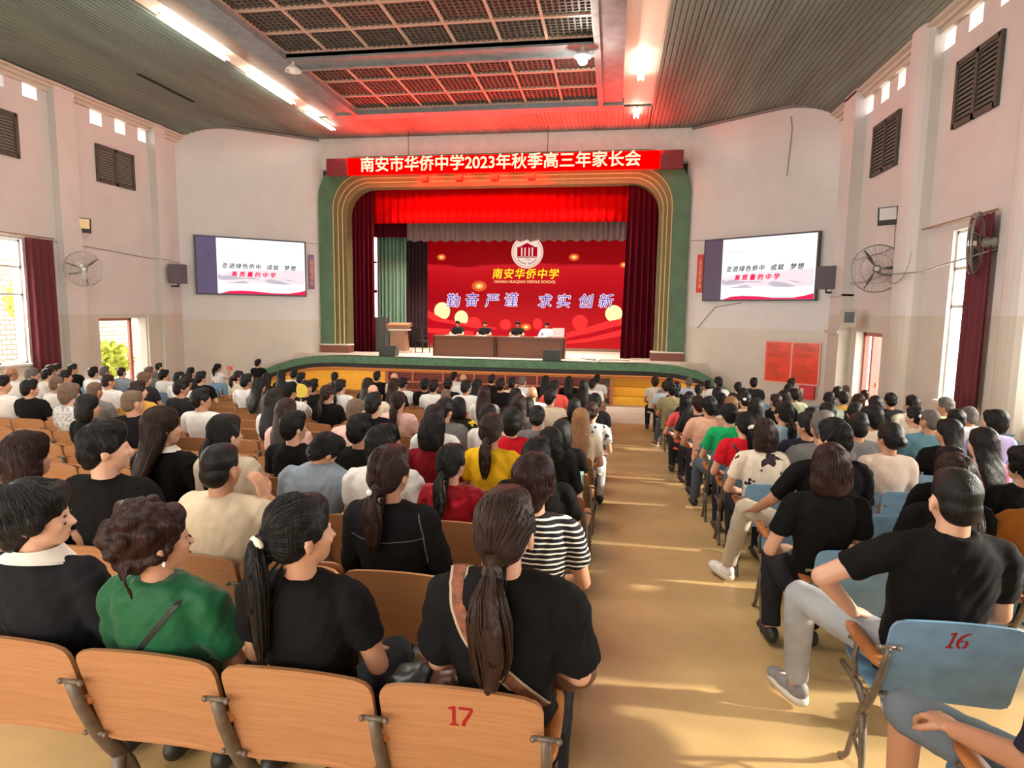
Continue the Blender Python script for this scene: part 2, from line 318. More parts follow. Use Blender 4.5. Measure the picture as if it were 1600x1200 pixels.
def pendant(x, y, lit, label):
    e = empty('dome_lamp', (x, y, ZC - 0.12), 0, label, 'lamp')
    mb = MB(); pr = [(0.03, 0.0), (0.035, -0.09), (0.09, -0.13), (0.17, -0.2), (0.2, -0.25), (0.19, -0.25), (0.15, -0.19), (0.02, -0.11)]
    n = 20; vs = []; fs = []
    for r, z in pr: vs += [(r * math.cos(2 * PI * k / n), r * math.sin(2 * PI * k / n), z) for k in range(n)]
    for i in range(len(pr) - 1):
        for k in range(n): a = i * n + k; b = i * n + (k + 1) % n; fs.append((a, b, b + n, a + n))
    mb.add(vs, fs); mb.obj('shade', mat('white_enamel', (0.8, 0.78, 0.74), 0.35), e, True)
    MB().tube([(0, 0, 0.02), (0, 0, -0.02)], 0.05, 10).obj('canopy', mat('brass_dull', (0.35, 0.24, 0.12), 0.4, metal=0.6), e)
    MB().ell((0, 0, -0.31 if lit else -0.2), (0.12, 0.12, 0.12) if lit else (0.1, 0.1, 0.1)).obj('bulb', mat('lit_bulb', (1, 0.97, 0.9), 0.3, emit=60.0, ecol=(1, 0.95, 0.86)) if lit else mat('frosted_bulb', (0.85, 0.8, 0.72), 0.3), e, True)
    if lit:
        d = bpy.data.lights.new('bulb_light', 'POINT'); d.energy = 160; d.shadow_soft_size = 0.1; d.color = (1, 0.9, 0.78); l = bpy.data.objects.new('bulb_light', d); COL.objects.link(l); l.location = (x, y, ZC - 0.5)
pendant(-8.1, 15.3, False, 'white dome lamp hanging unlit at the left end of the cross beam')
pendant(-0.9, 15.3, True, 'brightly lit dome lamp at the right end of the cross beam')
# ------------------------------------------------------------------ stage and proscenium
XC = -4.28
green_m = mat('stage_green_paint', (0.085, 0.20, 0.105), 0.45, var=0.3, vscale=5); black_m = mat('black_paint', (0.012, 0.012, 0.014), 0.5); orange_m = mat('orange_trim', (0.62, 0.22, 0.045), 0.45)
yellow_m = mat('yellow_paint', (0.96, 0.49, 0.03), 0.5, var=0.06); maroon_m = mat('dark_red_panel', (0.16, 0.028, 0.018), 0.4, var=0.3, vscale=8); boards_m = mat('stage_floor_pale', (0.62, 0.56, 0.47), 0.5, var=0.12)
ST = 0.1
Fp = [(-13.0, 20.55, -0.95), (-12.65, 20.78, -0.56), (-12.1, 20.92, -0.30), (-11.4, 21.0, -0.08), (-10.7, 21.05, 0.05), (-9.8, 21.05, ST)] + [(-9.8 + 0.5 * k, 21.05 - 0.12 * math.sin(PI * k / 22), ST) for k in range(1, 22)] + [(1.2, 21.05, ST), (2.1, 21.05, 0.05), (2.8, 21.0, -0.1), (3.4, 20.92, -0.4), (3.85, 20.78, -0.74), (4.2, 20.55, -1.05)]
def band(name, d0, d1, z0, z1, m, x0=-99, x1=99, thick=0.3, floor=None):
    pts = [p for p in Fp if x0 <= p[0] <= x1]; mb = MB()
    top = [(x, y + d0, z + z0) for x, y, z in pts]; bot = [(x, y + d1, (z + z1) if floor is None else floor) for x, y, z in pts]
    tb = [(x, y + d0 + thick, z + z0) for x, y, z in pts]; bb = [(x, y + d1 + thick, (z + z1) if floor is None else floor) for x, y, z in pts]
    mb.strip(top, bot); mb.strip(tb, top); mb.strip(bot, bb)
    return structure(name, mb, m)
band('trim_20', 0.0, 0.0, 0.0, -0.26, green_m); band('trim_21', 0.05, 0.05, -0.26, -0.41, black_m); band('trim_22', 0.03, 0.03, -0.41, -0.47, orange_m); band('trim_23', 0.05, 0.05, -0.49, -0.52, orange_m)
band('stage_base_wall', 0.12, 0.12, -0.40, 0, maroon_m, -7.85, 0.0, floor=-1.34)
band('stage_base_wall_left', 0.12, 0.12, -0.40, 0, yellow_m, -14, -7.7, floor=-1.34); band('stage_base_wall_right', 0.12, 0.12, -0.40, 0, yellow_m, 1.9, 5, floor=-1.34)
mb = MB(); mb.strip([(p[0], p[1], p[2]) for p in Fp], [(max(-11.6, min(2.9, p[0])) if abs(p[2] - ST) < 0.2 else p[0], 22.0 if abs(p[2] - ST) < 0.2 else p[1] + 0.6, p[2]) for p in Fp])
structure('stage_ramp', mb, boards_m)
structure('stage_floor', MB().b2(-12.5, 4.2, 21.9, 30.5, -1.3, ST - 0.001), boards_m)
mb = MB()
for x in (-7.85, 0.0): mb.b2(x - 0.05, x + 0.05, 20.95, 21.2, -1.33, -0.42)
mb.b2(-7.8, -0.05, 20.98, 21.2, -0.78, -0.72); mb.b2(-7.8, -0.05, 21.0, 21.2, -1.05, -1.02)
for x in (-6.9, -5.8, -4.7, -3.6, -2.5, -1.4): mb.b2(x - 0.03, x + 0.03, 21.0, 21.2, -0.74, -0.42)
structure('trim_24', mb, mat('reddish_moulding', (0.42, 0.13, 0.06), 0.45))
for n_, x0, x1 in ((0, 0.05, 2.2),):
    mb = MB()
    for k, (y, z0, z1) in enumerate(((21.05, -1.34, -1.03), (21.32, -1.03, -0.73), (21.6, -0.73, -0.42))): mb.b2(x0, x1, y, 21.95, z0, z1)
    structure('stage_stairs', mb, yellow_m)
def arch(hw, top, r, z0=ST, n=10):
    r0 = r; pts = [(XC - hw, z0)]
    for k in range(n + 1): a = PI - PI / 2 * k / n; pts.append((XC - hw + r0 + r0 * math.cos(a), top - r0 + r0 * math.sin(a)))
    for k in range(n + 1): a = PI / 2 - PI / 2 * k / n; pts.append((XC + hw - r0 + r0 * math.cos(a), top - r0 + r0 * math.sin(a)))
    return pts + [(XC + hw, z0)]
outl = [arch(6.72, 7.3, 1.5), arch(6.14, 6.72, 1.3), arch(5.99, 6.54, 1.2), arch(5.86, 6.40, 1.1), arch(5.73, 6.24, 1.0)]
gold_m = mat('olive_gold_paint', (0.20, 0.175, 0.08), 0.5, var=0.15); gold2_m = mat('pale_gold_edge', (0.55, 0.44, 0.20), 0.4)
portal = tag(empty('proscenium_arch'), kind='structure')
def ringstrip(a, b, ya, yb):
    return [(x, ya, z) for x, z in a], [(x, yb, z) for x, z in b]
mb = MB(); mb.strip(*ringstrip(outl[0], outl[1], 22.42, 22.42)); mb.strip(*ringstrip(outl[0], outl[0], 22.8, 22.42)); f0 = mb.obj('green_frame', mat('arch_green_paint', (0.10, 0.20, 0.115), 0.45, var=0.2, vscale=2), portal); f0['kind'] = 'structure'
for i in (1, 2, 3):
    mb = MB(); y = 22.42 + 0.09 * i
    mb.strip(*ringstrip(outl[i], outl[i], y - 0.09, y)); mb.strip(*ringstrip(outl[i], outl[i + 1], y, y))
    if i == 3: mb.strip(*ringstrip(outl[4], outl[4], y, y + 0.5))
    mb.obj('gilded_step', gold_m, portal)
    MB().tube([(x, y - 0.09, z) for x, z in outl[i]], 0.022, 6).obj('edge_bead', gold2_m, portal)
mb = MB(); mw = MB()
for s in (-1, 1):
    x0, x1 = sorted((XC + s * 6.74, XC + s * 5.6)); mb.b2(x0, x1, 22.38, 22.9, ST, ST + 0.28); mw.b2(x0, x1, 22.37, 22.92, ST + 0.28, ST + 0.33)
mb.obj('plinth', mat('brick_red_plinth', (0.22, 0.075, 0.05), 0.5), portal); mw.obj('white_line', mat('white_line', (0.75, 0.72, 0.65), 0.5), portal)
# stage house
dk = mat('stage_house_dark', (0.06, 0.028, 0.03), 0.9)
structure('wall_stage_back', MB().b2(-12.5, 4.2, 29.0, 29.2, ST, 8.3), dk); structure('wall_stage_left', MB().b2(-12.6, -12.4, 22.9, 29.1, ST, 8.3), dk); structure('wall_stage_right', MB().b2(4.1, 4.3, 22.9, 29.1, ST, 8.3), dk); structure('ceiling_stage', MB().b2(-12.6, 4.3, 22.9, 29.2, 8.3, 8.5), dk)
def curtain(name, x0, x1, y, z0, z1, m, label, waves=8, amp=0.07, scal=0.0, group=None, rz=0.0, base=None, cat='curtain', flare=0.0):
    n = max(24, int(waves * 10)); nz = 7; vs = []; fs = []; rnd = random.Random(int(abs(x0 * 100 + y * 7)))
    ph = [rnd.uniform(-0.6, 0.6) for _ in range(waves + 2)]
    for th in (0, 0.012):
        for j in range(nz + 1):
            t = j / nz
            for i in range(n + 1):
                u = i / n; k = u * waves; a = 2 * PI * (k + ph[int(k)] * 0.25)
                zz = z0 + (z1 - z0) * t + (scal * math.sin(a * 0.5) * (1 - t) if scal else 0)
                vs.append((x0 + (x1 - x0) * u + flare * (u - 0.5) * (1 - t), y + amp * math.sin(a) * (1 - 0.35 * t) + th, zz))
    N_ = (n + 1) * (nz + 1)
    for j in range(nz):
        for i in range(n):
            a = j * (n + 1) + i; fs.append((a, a + 1, a + n + 2, a + n + 1)); a += N_; fs.append((a, a + n + 1, a + n + 2, a + 1))
    for i in range(n): fs.append((i, i + N_, i + 1 + N_, i + 1))
    mb = MB(); mb.add(vs, fs); o = mb.obj(name, m, None, True); tag(o, label, cat, group)
    if base is not None: o.location = base; o.rotation_euler = (0, 0, rz)
    return o
velvet = mat('maroon_velvet', (0.085, 0.006, 0.013), 1.0, spec=0.0); redv = mat('scarlet_velvet', (0.55, 0.003, 0.003), 0.85, spec=0.0)
curtain('stage_curtain', -10.2, -9.18, 23.25, ST + 0.01, 6.6, velvet, 'maroon velvet stage curtain hanging at the left side of the opening', 6, 0.09)
curtain('stage_curtain', 0.40, 1.6, 23.1, ST + 0.01, 6.6, velvet, 'maroon velvet stage curtain at the right side of the opening', 6, 0.09, flare=0.25)
curtain('stage_curtain', -9.82, -8.62, 25.5, ST + 0.01, 5.6, mat('green_velvet', (0.16, 0.28, 0.20), 0.8), 'grey-green stage curtain behind the podium', 7, 0.12)
curtain('stage_curtain', -9.1, -8.1, 26.75, ST + 0.01, 5.6, mat('black_velvet', (0.028, 0.008, 0.012), 0.9), 'blackish stage drape between green curtain and red screen', 6, 0.05)
curtain('stage_valance', -10.3, 1.7, 23.75, 5.08, 8.29, redv, 'bright scarlet valance across the top of the stage opening', 40, 0.06, cat='valance')
curtain('stage_valance', -10.4, -8.1, 25.0, 4.7, 8.29, velvet, 'short dark maroon valance above the green curtain', 10, 0.05, cat='valance')
curtain('stage_valance', -8.3, 1.6, 24.6, 4.50, 8.29, mat('silver_satin', (0.20, 0.13, 0.12), 0.7), 'silvery pleated valance border above the red screen', 46, 0.05, scal=0.04, cat='valance')
gl = structure('window_3', MB().b2(-11.62, -11.28, 28.9, 28.99, 1.1, 5.3), mat('lit_stage_window', (1, 1, 1), 0.5, emit=2.2, ecol=(1, 0.97, 0.9)))
MB().b2(-11.64, -11.26, 28.86, 28.92, 2.55, 2.7).obj('window_bar', velvet, gl); MB().b2(-11.64, -11.26, 28.86, 28.92, 3.95, 4.05).obj('window_bar', velvet, gl)
# backdrop screen
def em(name, c, e): return mat(name, tuple(q * 0.12 for q in c), 0.6, emit=e * 0.5, ecol=c, spec=0.1)
scr = empty('stage_backdrop_screen', (0, 0, 0), 0, 'large red stage screen with school crest and motto behind the table', 'screen')
YB = 27.0
pm = mat('red_screen_picture', (0.4, 0.0, 0.0), 0.6, spec=0.1); N, L, b = nodes_of(pm)
tc = N.new('ShaderNodeTexCoord'); sp = N.new('ShaderNodeSeparateXYZ'); L.new(tc.outputs['Object'], sp.inputs[0]); nz = N.new('ShaderNodeTexNoise'); nz.inputs['Scale'].default_value = 0.5; L.new(tc.outputs['Object'], nz.inputs['Vector'])
ad = N.new('ShaderNodeMath'); ad.operation = 'MULTIPLY_ADD'; ad.inputs[1].default_value = 0.5; L.new(nz.outputs['Fac'], ad.inputs[0]); L.new(sp.outputs[2], ad.inputs[2])
r = N.new('ShaderNodeValToRGB'); els = r.color_ramp.elements
mr = N.new('ShaderNodeMapRange'); mr.inputs[1].default_value = 0; mr.inputs[2].default_value = 5.5; L.new(ad.outputs[0], mr.inputs[0]); L.new(mr.outputs[0], r.inputs[0])
els[0].position = 0.0; els[0].color = (0.55, 0.01, 0.012, 1); els[1].position = 1.0; els[1].color = (0.20, 0.0, 0.002, 1)
for p_, c_ in ((0.25, (0.50, 0.004, 0.008, 1)), (0.45, (0.36, 0.0, 0.006, 1)), (0.68, (0.58, 0.006, 0.012, 1)), (0.715, (0.62, 0.01, 0.02, 1)), (0.735, (0.27, 0.0, 0.002, 1))): e_ = els.new(p_); e_.color = c_
L.new(r.outputs[0], b.inputs['Emission Color']); b.inputs['Emission Strength'].default_value = 0.5; b.inputs['Base Color'].default_value = (0.05, 0, 0, 1)
MB().b2(-8.25, 1.8, YB, YB + 0.12, 0.22, 5.4).obj('display_panel', pm, scr)
MB().b2(-8.3, 1.85, YB - 0.02, YB + 0.5, ST, 0.22).obj('screen_plinth', mat('plinth_wood', (0.16, 0.09, 0.06), 0.6), scr)
cream = em('screen_cream', (1.0, 0.86, 0.42), 1.0); redg = em('screen_bright_red', (0.95, 0.03, 0.03), 0.9); redd = em('screen_deep_red', (0.55, 0.0, 0.01), 0.8); glint = em('screen_glint', (1, 0.42, 0.08), 1.0); glow = em('screen_glow', (0.9, 0.12, 0.03), 0.8)
def disc(name, px, py, rx, ry, m, d, n=28, clip=None):
    c = at(px, py, YB); k = 27.0 / 975.5
    pts = [(c.x + rx * k * math.cos(2 * PI * i / n), c.z + ry * k * math.sin(2 * PI * i / n)) for i in range(n)]
    return MB().prism(pts, YB - d, YB - d + 0.004).obj(name, m, scr)
def wave(name, pts_top, pts_bot, m, d):
    A = [at(x, y, YB) for x, y in pts_top]; B = [at(x, y, YB) for x, y in pts_bot]
    return MB().prism([(p.x, p.z) for p in A] + [(p.x, p.z) for p in B[::-1]], YB - d, YB - d + 0.004).obj(name, m, scr)
for q in ((741, 506, 11, 11), (906, 504, 12, 12), (840, 506, 7, 9), (790, 507, 9, 8)): disc('painted_lantern', *q, redg, 0.010)
for q in ((691, 486, 13, 14), (721, 497, 11, 12), (959, 490, 13, 13)): disc('painted_lantern', *q, cream, 0.014)
wave('painted_ribbon', [(668, 484), (690, 497), (715, 503), (745, 508), (775, 512)], [(668, 496), (690, 507), (715, 511), (745, 514), (775, 516)], redg, 0.018)
wave('painted_ribbon', [(668, 500), (700, 505), (740, 512), (790, 516), (850, 515)], [(668, 530), (700, 530), (740, 530), (790, 530), (850, 530)], redd, 0.020)
wave('painted_ribbon', [(668, 512), (700, 514), (740, 518)], [(668, 520), (700, 522), (740, 524)], redg, 0.024)
wave('painted_ribbon', [(885, 520), (915, 512), (945, 503), (975, 497)], [(885, 537), (915, 535), (945, 530), (975, 524)], redg, 0.018)
wave('painted_ribbon', [(885, 528), (920, 521), (955, 512), (975, 507)], [(885, 533), (920, 528), (955, 519), (975, 514)], redd, 0.022)
for x, y, k in ((749, 447, 1.5), (690, 402, 0.9), (897, 402, 1.0), (975, 414, 0.8), (822, 511, 1.0)):
    disc('glint', x, y, 8 * k, 5.5 * k, glow, 0.026); disc('glint', x, y, 4.5 * k, 3 * k, glint, 0.03); disc('glint', x, y, 2 * k, 1.5 * k, cream, 0.034)
# crest
cw = em('crest_white', (0.95, 0.72, 0.62), 0.9); cr_ = em('crest_red', (0.42, 0.0, 0.01), 0.9)
disc('crest_ring', 824, 394, 25, 25, cw, 0.03); disc('crest_line', 824, 394, 22.6, 22.6, cr_, 0.034, 40); disc('crest_field', 824, 394, 22.0, 22.0, cw, 0.038, 40)
def prect(name, x0, y0, x1, y1, m, d):
    a = at(x0, y0, YB); b_ = at(x1, y1, YB); return MB().prism([(a.x, a.z), (b_.x, a.z), (b_.x, b_.z), (a.x, b_.z)], YB - d, YB - d + 0.004).obj(name, m, scr)
prect('crest_building', 808.5, 386, 839.5, 401, cr_, 0.042)
a = [at(x, y, YB) for x, y in ((812, 386), (824, 379.5), (836, 386))]; MB().prism([(p.x, p.z) for p in a], YB - 0.042, YB - 0.038).obj('crest_gable', cr_, scr)
for x in (815.5, 820.5, 827, 832): prect('crest_column', x - 0.9, 387, x + 0.9, 400, cw, 0.046)
prect('crest_step', 808, 402, 840, 403, cr_, 0.042)
c = at(824, 405.5, YB); grey_t = em('crest_grey', (0.40, 0.22, 0.18), 0.8); text('crest_year', '1956', 0.13, (c.x, YB - 0.045, c.z), grey_t, scr)
mb = MB()
for k in range(-5, 6):
    if k == 0: continue
    a_ = -PI / 2 + k * 0.17; cx_, cz_ = at(824, 394, YB).x, at(824, 394, YB).z; mb.box((cx_ + 0.5 * math.cos(a_), YB - 0.045, cz_ + 0.5 * math.sin(a_)), (0.07, 0.004, 0.05), M=Matrix.Rotation(-(a_ + PI / 2), 3, 'Y'))
mb.obj('crest_motto_marks', grey_t, scr)
yl = em('screen_yellow', (1.0, 0.80, 0.02), 1.1); pk = em('screen_peach', (1.0, 0.55, 0.25), 1.0); wh = em('screen_white', (0.95, 0.85, 1.0), 1.0); bl = em('screen_violet', (0.10, 0.05, 0.42), 0.9)
c = at(820.5, 429, YB); text('school_name', '南安华侨中学', 0.46, (c.x, YB - 0.05, c.z), yl, scr, 0.006, shear=0.15, spacing=1.12)
c = at(820, 440.5, YB); text('school_name_latin', "NANAN HUAQIAO MIDDLE SCHOOL", 0.155, (c.x, YB - 0.05, c.z), pk, scr, 0.004, shear=0.1, spacing=1.05)
for ch, x, y in zip('勤奋严谨求实创新', (708, 737, 769, 798, 851, 880, 915, 946), (471, 470, 471, 470, 472, 472, 472, 472)):
    c = at(x, y, YB); text('motto_outline', ch, 0.62, (c.x, YB - 0.048, c.z), wh, scr, 0.024, shear=0.12); text('motto_character', ch, 0.62, (c.x, YB - 0.058, c.z), bl, scr, 0.0, shear=0.12)
# LED banner
ban = empty('led_banner', (-4.13, 21.8, 6.8), 0, 'long red illuminated banner with glowing characters hung above the stage', 'banner')
MB().box((0, 0.06, 0), (12.46, 0.12, 0.60)).obj('panel', mat('banner_maroon', (0.20, 0.015, 0.02), 0.5), ban)
MB().box((0.03, -0.004, 0), (10.9, 0.01, 0.58)).obj('lit_face', mat('lit_red_face', (0.2, 0.0, 0.0), 0.5, emit=3.2, ecol=(1, 0.0, 0.0), spec=0.0), ban)
text('banner_text', '南安市华侨中学2023年秋季高三年家长会', 0.545, (-0.04, -0.02, 0.02), mat('lit_letters', (0.1, 0.08, 0.04), 0.5, emit=0.6, ecol=(1, 0.80, 0.52)), ban, 0.009, spacing=1.0)
for x in (-3.18, 1.74): MB().tube([(x, 0.06, 0.3), (x, 0.06, 1.2)], 0.012, 6).obj('hanging_wire', black_m, ban)
for i, x in enumerate((-6.74, -5.49, -4.22, -2.94)):
    e = empty('stage_spotlight', (x, 21.95, 6.36), 0, '%s red stage spotlight under the banner, counting from the left' % ('first', 'second', 'third', 'fourth')[i], 'spotlight', 'spotlights under the banner')
    MB().box((0, 0, 0), (0.24, 0.22, 0.2)).obj('housing', mat('spot_red', (0.35, 0.01, 0.01), 0.5), e); MB().tube([(0, 0.08, 0.08), (0, 0.08, 0.3)], 0.015, 6).obj('bracket', black_m, e); MB().box((0, 0.113, 0), (0.18, 0.01, 0.14)).obj('lens', mat('lit_red_lens', (1, 0.05, 0.03), 0.3, emit=5, ecol=(1, 0.02, 0.01)), e)
    d = bpy.data.lights.new('spotlight_beam', 'SPOT'); d.energy = 110; d.color = (1, 0.0, 0.0); d.spot_size = 2.2; d.spot_blend = 0.9; d.shadow_soft_size = 0.1; l = bpy.data.objects.new('spotlight_beam', d); COL.objects.link(l); l.location = (x, 22.1, 6.36); l.rotation_euler = Vector((0, 1, -0.28)).to_track_quat('-Z', 'Z').to_euler()
for i, x in enumerate((-7.0, -4.3, -1.6)):
    area('added_stage_fill', (x, 22.7, 6.0), (0, 0.22, -1), 2.5, 0.3, 130, (1, 0.90, 0.78), 1.9)  # unseen lamps added to light the speakers' faces
area('red_glow_of_banner', (-4.1, 21.7, 6.9), (0, -0.55, 1), 10.8, 0.3, 460, (1, 0.0, 0.0))
area('warm_glow_under_banner', (-4.1, 21.75, 6.42), (0, 0.9, -0.25), 10.5, 0.12, 60, (1, 0.10, 0.015))
# ------------------------------------------------------------------ wall fittings
frame_al = mat('window_frame_paint', (0.62, 0.64, 0.56), 0.45)
gm = bpy.data.materials.new('window_glass'); gm.use_nodes = True; N = gm.node_tree.nodes; L = gm.node_tree.links; N.remove(N['Principled BSDF']); t_ = N.new('ShaderNodeBsdfTransparent'); g_ = N.new('ShaderNodeBsdfGlossy'); g_.inputs['Roughness'].default_value = 0.05; mx = N.new('ShaderNodeMixShader'); mx.inputs[0].default_value = 0.06; L.new(t_.outputs[0], mx.inputs[1]); L.new(g_.outputs[0], mx.inputs[2]); L.new(mx.outputs[0], N['Material Output'].inputs[0])
def window(n, X, s, y0, y1, z0, z1):
    """frame, mullions and panes set in the outer face of the opening"""
    x = X - s * 0.10; mb = MB(); yc = y0 + (y1 - y0) * 0.5
    zs = [z0, z0 + (z1 - z0) * 0.56, z0 + (z1 - z0) * 0.78, z1]
    for z in zs: mb.box((x, (y0 + y1) / 2, z + (0.03 if z == z0 else (-0.03 if z == z1 else 0))), (0.06, y1 - y0, 0.06))
    for y in (y0 + 0.03, yc, y1 - 0.03): mb.box((x, y, (z0 + z1) / 2), (0.06, 0.05, z1 - z0))
    w = structure('window_%d' % n, mb, frame_al); MB().box((x, (y0 + y1) / 2, (z0 + z1) / 2), (0.006, y1 - y0, z1 - z0)).obj('window_pane', gm, w)
    MB().box((X - s * 0.12, (y0 + y1) / 2, z0 - 0.015), (0.4, y1 - y0 + 0.1, 0.05)).obj('window_sill', plaster, w)
window(1, XL_, 1, *winL[0]); window(4, XL_, 1, *winL[1]); window(5, XL_, 1, *winL[2])
window(2, XR_, -1, *winR[0]); window(6, XR_, -1, *winR[1]); window(7, XR_, -1, *winR[2]); window(12, XR_, -1, *winR[3]); window(13, XR_, -1, *winR[4])
def wall_curtain(X, s, y0, y1, z0, z1, label):
    o = curtain('window_curtain', 0, y1 - y0, 0, z0, z1, mat('maroon_window_curtain', (0.135, 0.02, 0.03), 0.85), label, 4, 0.06); o.location = (X + s * 0.16, y0, 0); o.rotation_euler = (0, 0, PI / 2)
    return o
wall_curtain(XL_, 1, 13.75, 14.5, 0.0, 3.42, 'maroon curtain drawn back beside the left window')
wall_curtain(XR_, -1, 11.42, 12.14, 0.12, 3.45, 'maroon curtain drawn back beside the right window')
def rod(X, s, y0, y1, z, label):
    mb = MB(); mb.tube([(X + s * 0.16, y0, z), (X + s * 0.16, y1, z)], 0.022, 8); tag(mb.obj('curtain_rod', mat('rod_brown', (0.30, 0.2, 0.14), 0.5), None), label, 'curtain rod')
rod(XL_, 1, 11.0, 14.55, 3.46, 'brown curtain rod above the left window'); rod(XR_, -1, 11.4, 13.9, 3.49, 'brown curtain rod above the right window')
def louver(n, X, s, y0, y1, z0, z1):
    mb = MB(); x = X + s * 0.02; lm = mat('shutter_frame', (0.075, 0.075, 0.06), 0.6)
    for y in (y0, (y0 + y1) / 2, y1): mb.box((x, y, (z0 + z1) / 2), (0.09, 0.09, z1 - z0 + 0.09))
    for z in (z0, z1): mb.box((x, (y0 + y1) / 2, z), (0.09, y1 - y0, 0.09))
    w = structure('window_%d' % n, mb, lm); mb = MB(); k = 13
    for i in range(k): mb.box((x, (y0 + y1) / 2, z0 + (i + 0.5) * (z1 - z0) / k), (0.012, y1 - y0, 0.085), M=Matrix.Rotation(-s * 0.6, 3, 'Y'))
    mb.obj('shutter_slats', mat('shutter_slat', (0.20, 0.195, 0.16), 0.6), w); MB().box((X + s * 0.004, (y0 + y1) / 2, (z0 + z1) / 2), (0.006, y1 - y0, z1 - z0)).obj('shutter_back', dark_m, w)
louver(8, XL_, 1, 16.28, 17.62, 5.32, 6.28); louver(9, XL_, 1, 12.5, 13.82, 5.38, 6.36)
louver(10, XR_, -1, 15.75, 17.1, 5.2, 6.32); louver(11, XR_, -1, 12.0, 13.32, 5.3, 6.42)
# doors
dm = mat('door_frame_red', (0.42, 0.13, 0.10), 0.5)
mb = MB(); mb.b2(XL_ - 0.33, XL_ - 0.26, 17.46, 17.56, -1.3, 1.36); mb.b2(XL_ - 0.33, XL_ - 0.26, 15.98, 17.56, 1.30, 1.38); mb.b2(XL_ - 0.33, XL_ - 0.26, 15.98, 16.06, -1.3, 1.36); d1 = structure('door_1', mb, dm)
mb = MB(); mb.b2(XR_ + 0.2, XR_ + 0.28, 15.64, 15.74, -1.3, 1.36); mb.b2(XR_ + 0.2, XR_ + 0.28, 15.64, 17.38, 1.26, 1.36); mb.b2(XR_ + 0.2, XR_ + 0.28, 17.28, 17.38, -1.3, 1.36); d2 = structure('door_2', mb, dm)
MB().b2(XR_ + 0.4, XR_ + 1.4, 17.25, 17.3, -1.3, 1.34).obj('door_leaf', mat('door_leaf_pink', (0.46, 0.13, 0.11), 0.5), d2); MB().b2(XR_ + 0.36, XR_ + 0.41, 17.2, 17.32, -1.3, 1.34).obj('door_leaf_edge', dm, d2); MB().box((XR_ + 0.52, 17.22, 0.0), (0.03, 0.05, 0.12)).obj('door_handle', mat('brass_dull', (0.35, 0.24, 0.12), 0.4), d2)
# outside
stone = mat('pale_stone_wall', (0.72, 0.66, 0.56), 0.9, var=0.3, vscale=2.5); N, L, b = nodes_of(stone)
br = N.new('ShaderNodeTexBrick'); br.inputs['Scale'].default_value = 1.6; br.inputs['Color1'].default_value = (0.75, 0.68, 0.58, 1); br.inputs['Color2'].default_value = (0.6, 0.52, 0.43, 1); br.inputs['Mortar'].default_value = (0.30, 0.25, 0.2, 1); br.inputs['Mortar Size'].default_value = 0.03
tc = N.new('ShaderNodeTexCoord'); mp = N.new('ShaderNodeMapping'); mp.inputs['Rotation'].default_value = (0, PI / 2, PI / 2); L.new(tc.outputs['Object'], mp.inputs[0]); L.new(mp.outputs[0], br.inputs['Vector']); L.new(br.outputs[0], b.inputs['Base Color'])
structure('outside_wall', MB().b2(-19.4, -19.0, 8, 30, -2, 3.2), stone)
structure('outside_ground', MB().b2(-30, -15.05, -4, 34, -1.6, -1.32), mat('outside_paving', (0.7, 0.66, 0.58), 0.9)); structure('outside_ground', MB().b2(6.55, 20, -4, 34, -1.6, -1.32), mat('outside_paving', (0.7, 0.66, 0.58), 0.9))
def bush(loc, r, label, n=260, seed=1):
    rnd = random.Random(seed); mb = MB()
    for i in range(n):
        v = Vector((rnd.gauss(0, 1), rnd.gauss(0, 1), rnd.gauss(0, 1))).normalized() * rnd.uniform(0.55, 1); c = Vector((v.x * r[0], v.y * r[1], v.z * r[2]))
        a = Vector((rnd.uniform(-1, 1), rnd.uniform(-1, 1), rnd.uniform(-1, 1))).normalized() * rnd.uniform(0.08, 0.16); t = a.orthogonal() * 0.5
        mb.add([c - a, c + t, c + a, c - t], [(0, 1, 2, 3)])
    e = empty('bush', loc, 0, label, 'bush'); mb.obj('foliage', mat('yellow_green_leaves', (0.42, 0.46, 0.06), 0.7), e); MB().tube([(0, 0, -r[2] - 0.4), (0, 0, 0.1)], 0.06, 6).obj('stem', mat('bark', (0.2, 0.13, 0.08), 0.9), e)
bush((-17.9, 19.3, -0.2), (0.6, 1.6, 0.75), 'yellow-green bush outside the left side door', 900); bush((-17.6, 16.6, 1.9), (0.5, 0.7, 0.8), 'sunlit bush outside the left window', 300, 2)
e = empty('green_net_fence', (8.6, 17.0, -0.3), 0, 'bright green fence panel outside the right window', 'fence')
MB().b2(-0.03, 0.03, -1.0, 0.6, 0.2, 2.2).obj('net_panel', mat('green_net', (0.08, 0.55, 0.12), 0.7), e); mb = MB(); [mb.b2(-0.05, 0.05, y - 0.05, y + 0.05, -1.4, 2.3) for y in (-1.0, 0.6)]; [mb.b2(-0.05, 0.05, -1.0, 0.6, z - 0.04, z + 0.04) for z in (0.2, 1.2, 2.2)]; mb.obj('fence_frame', mat('green_steel', (0.2, 0.5, 0.22), 0.5), e)
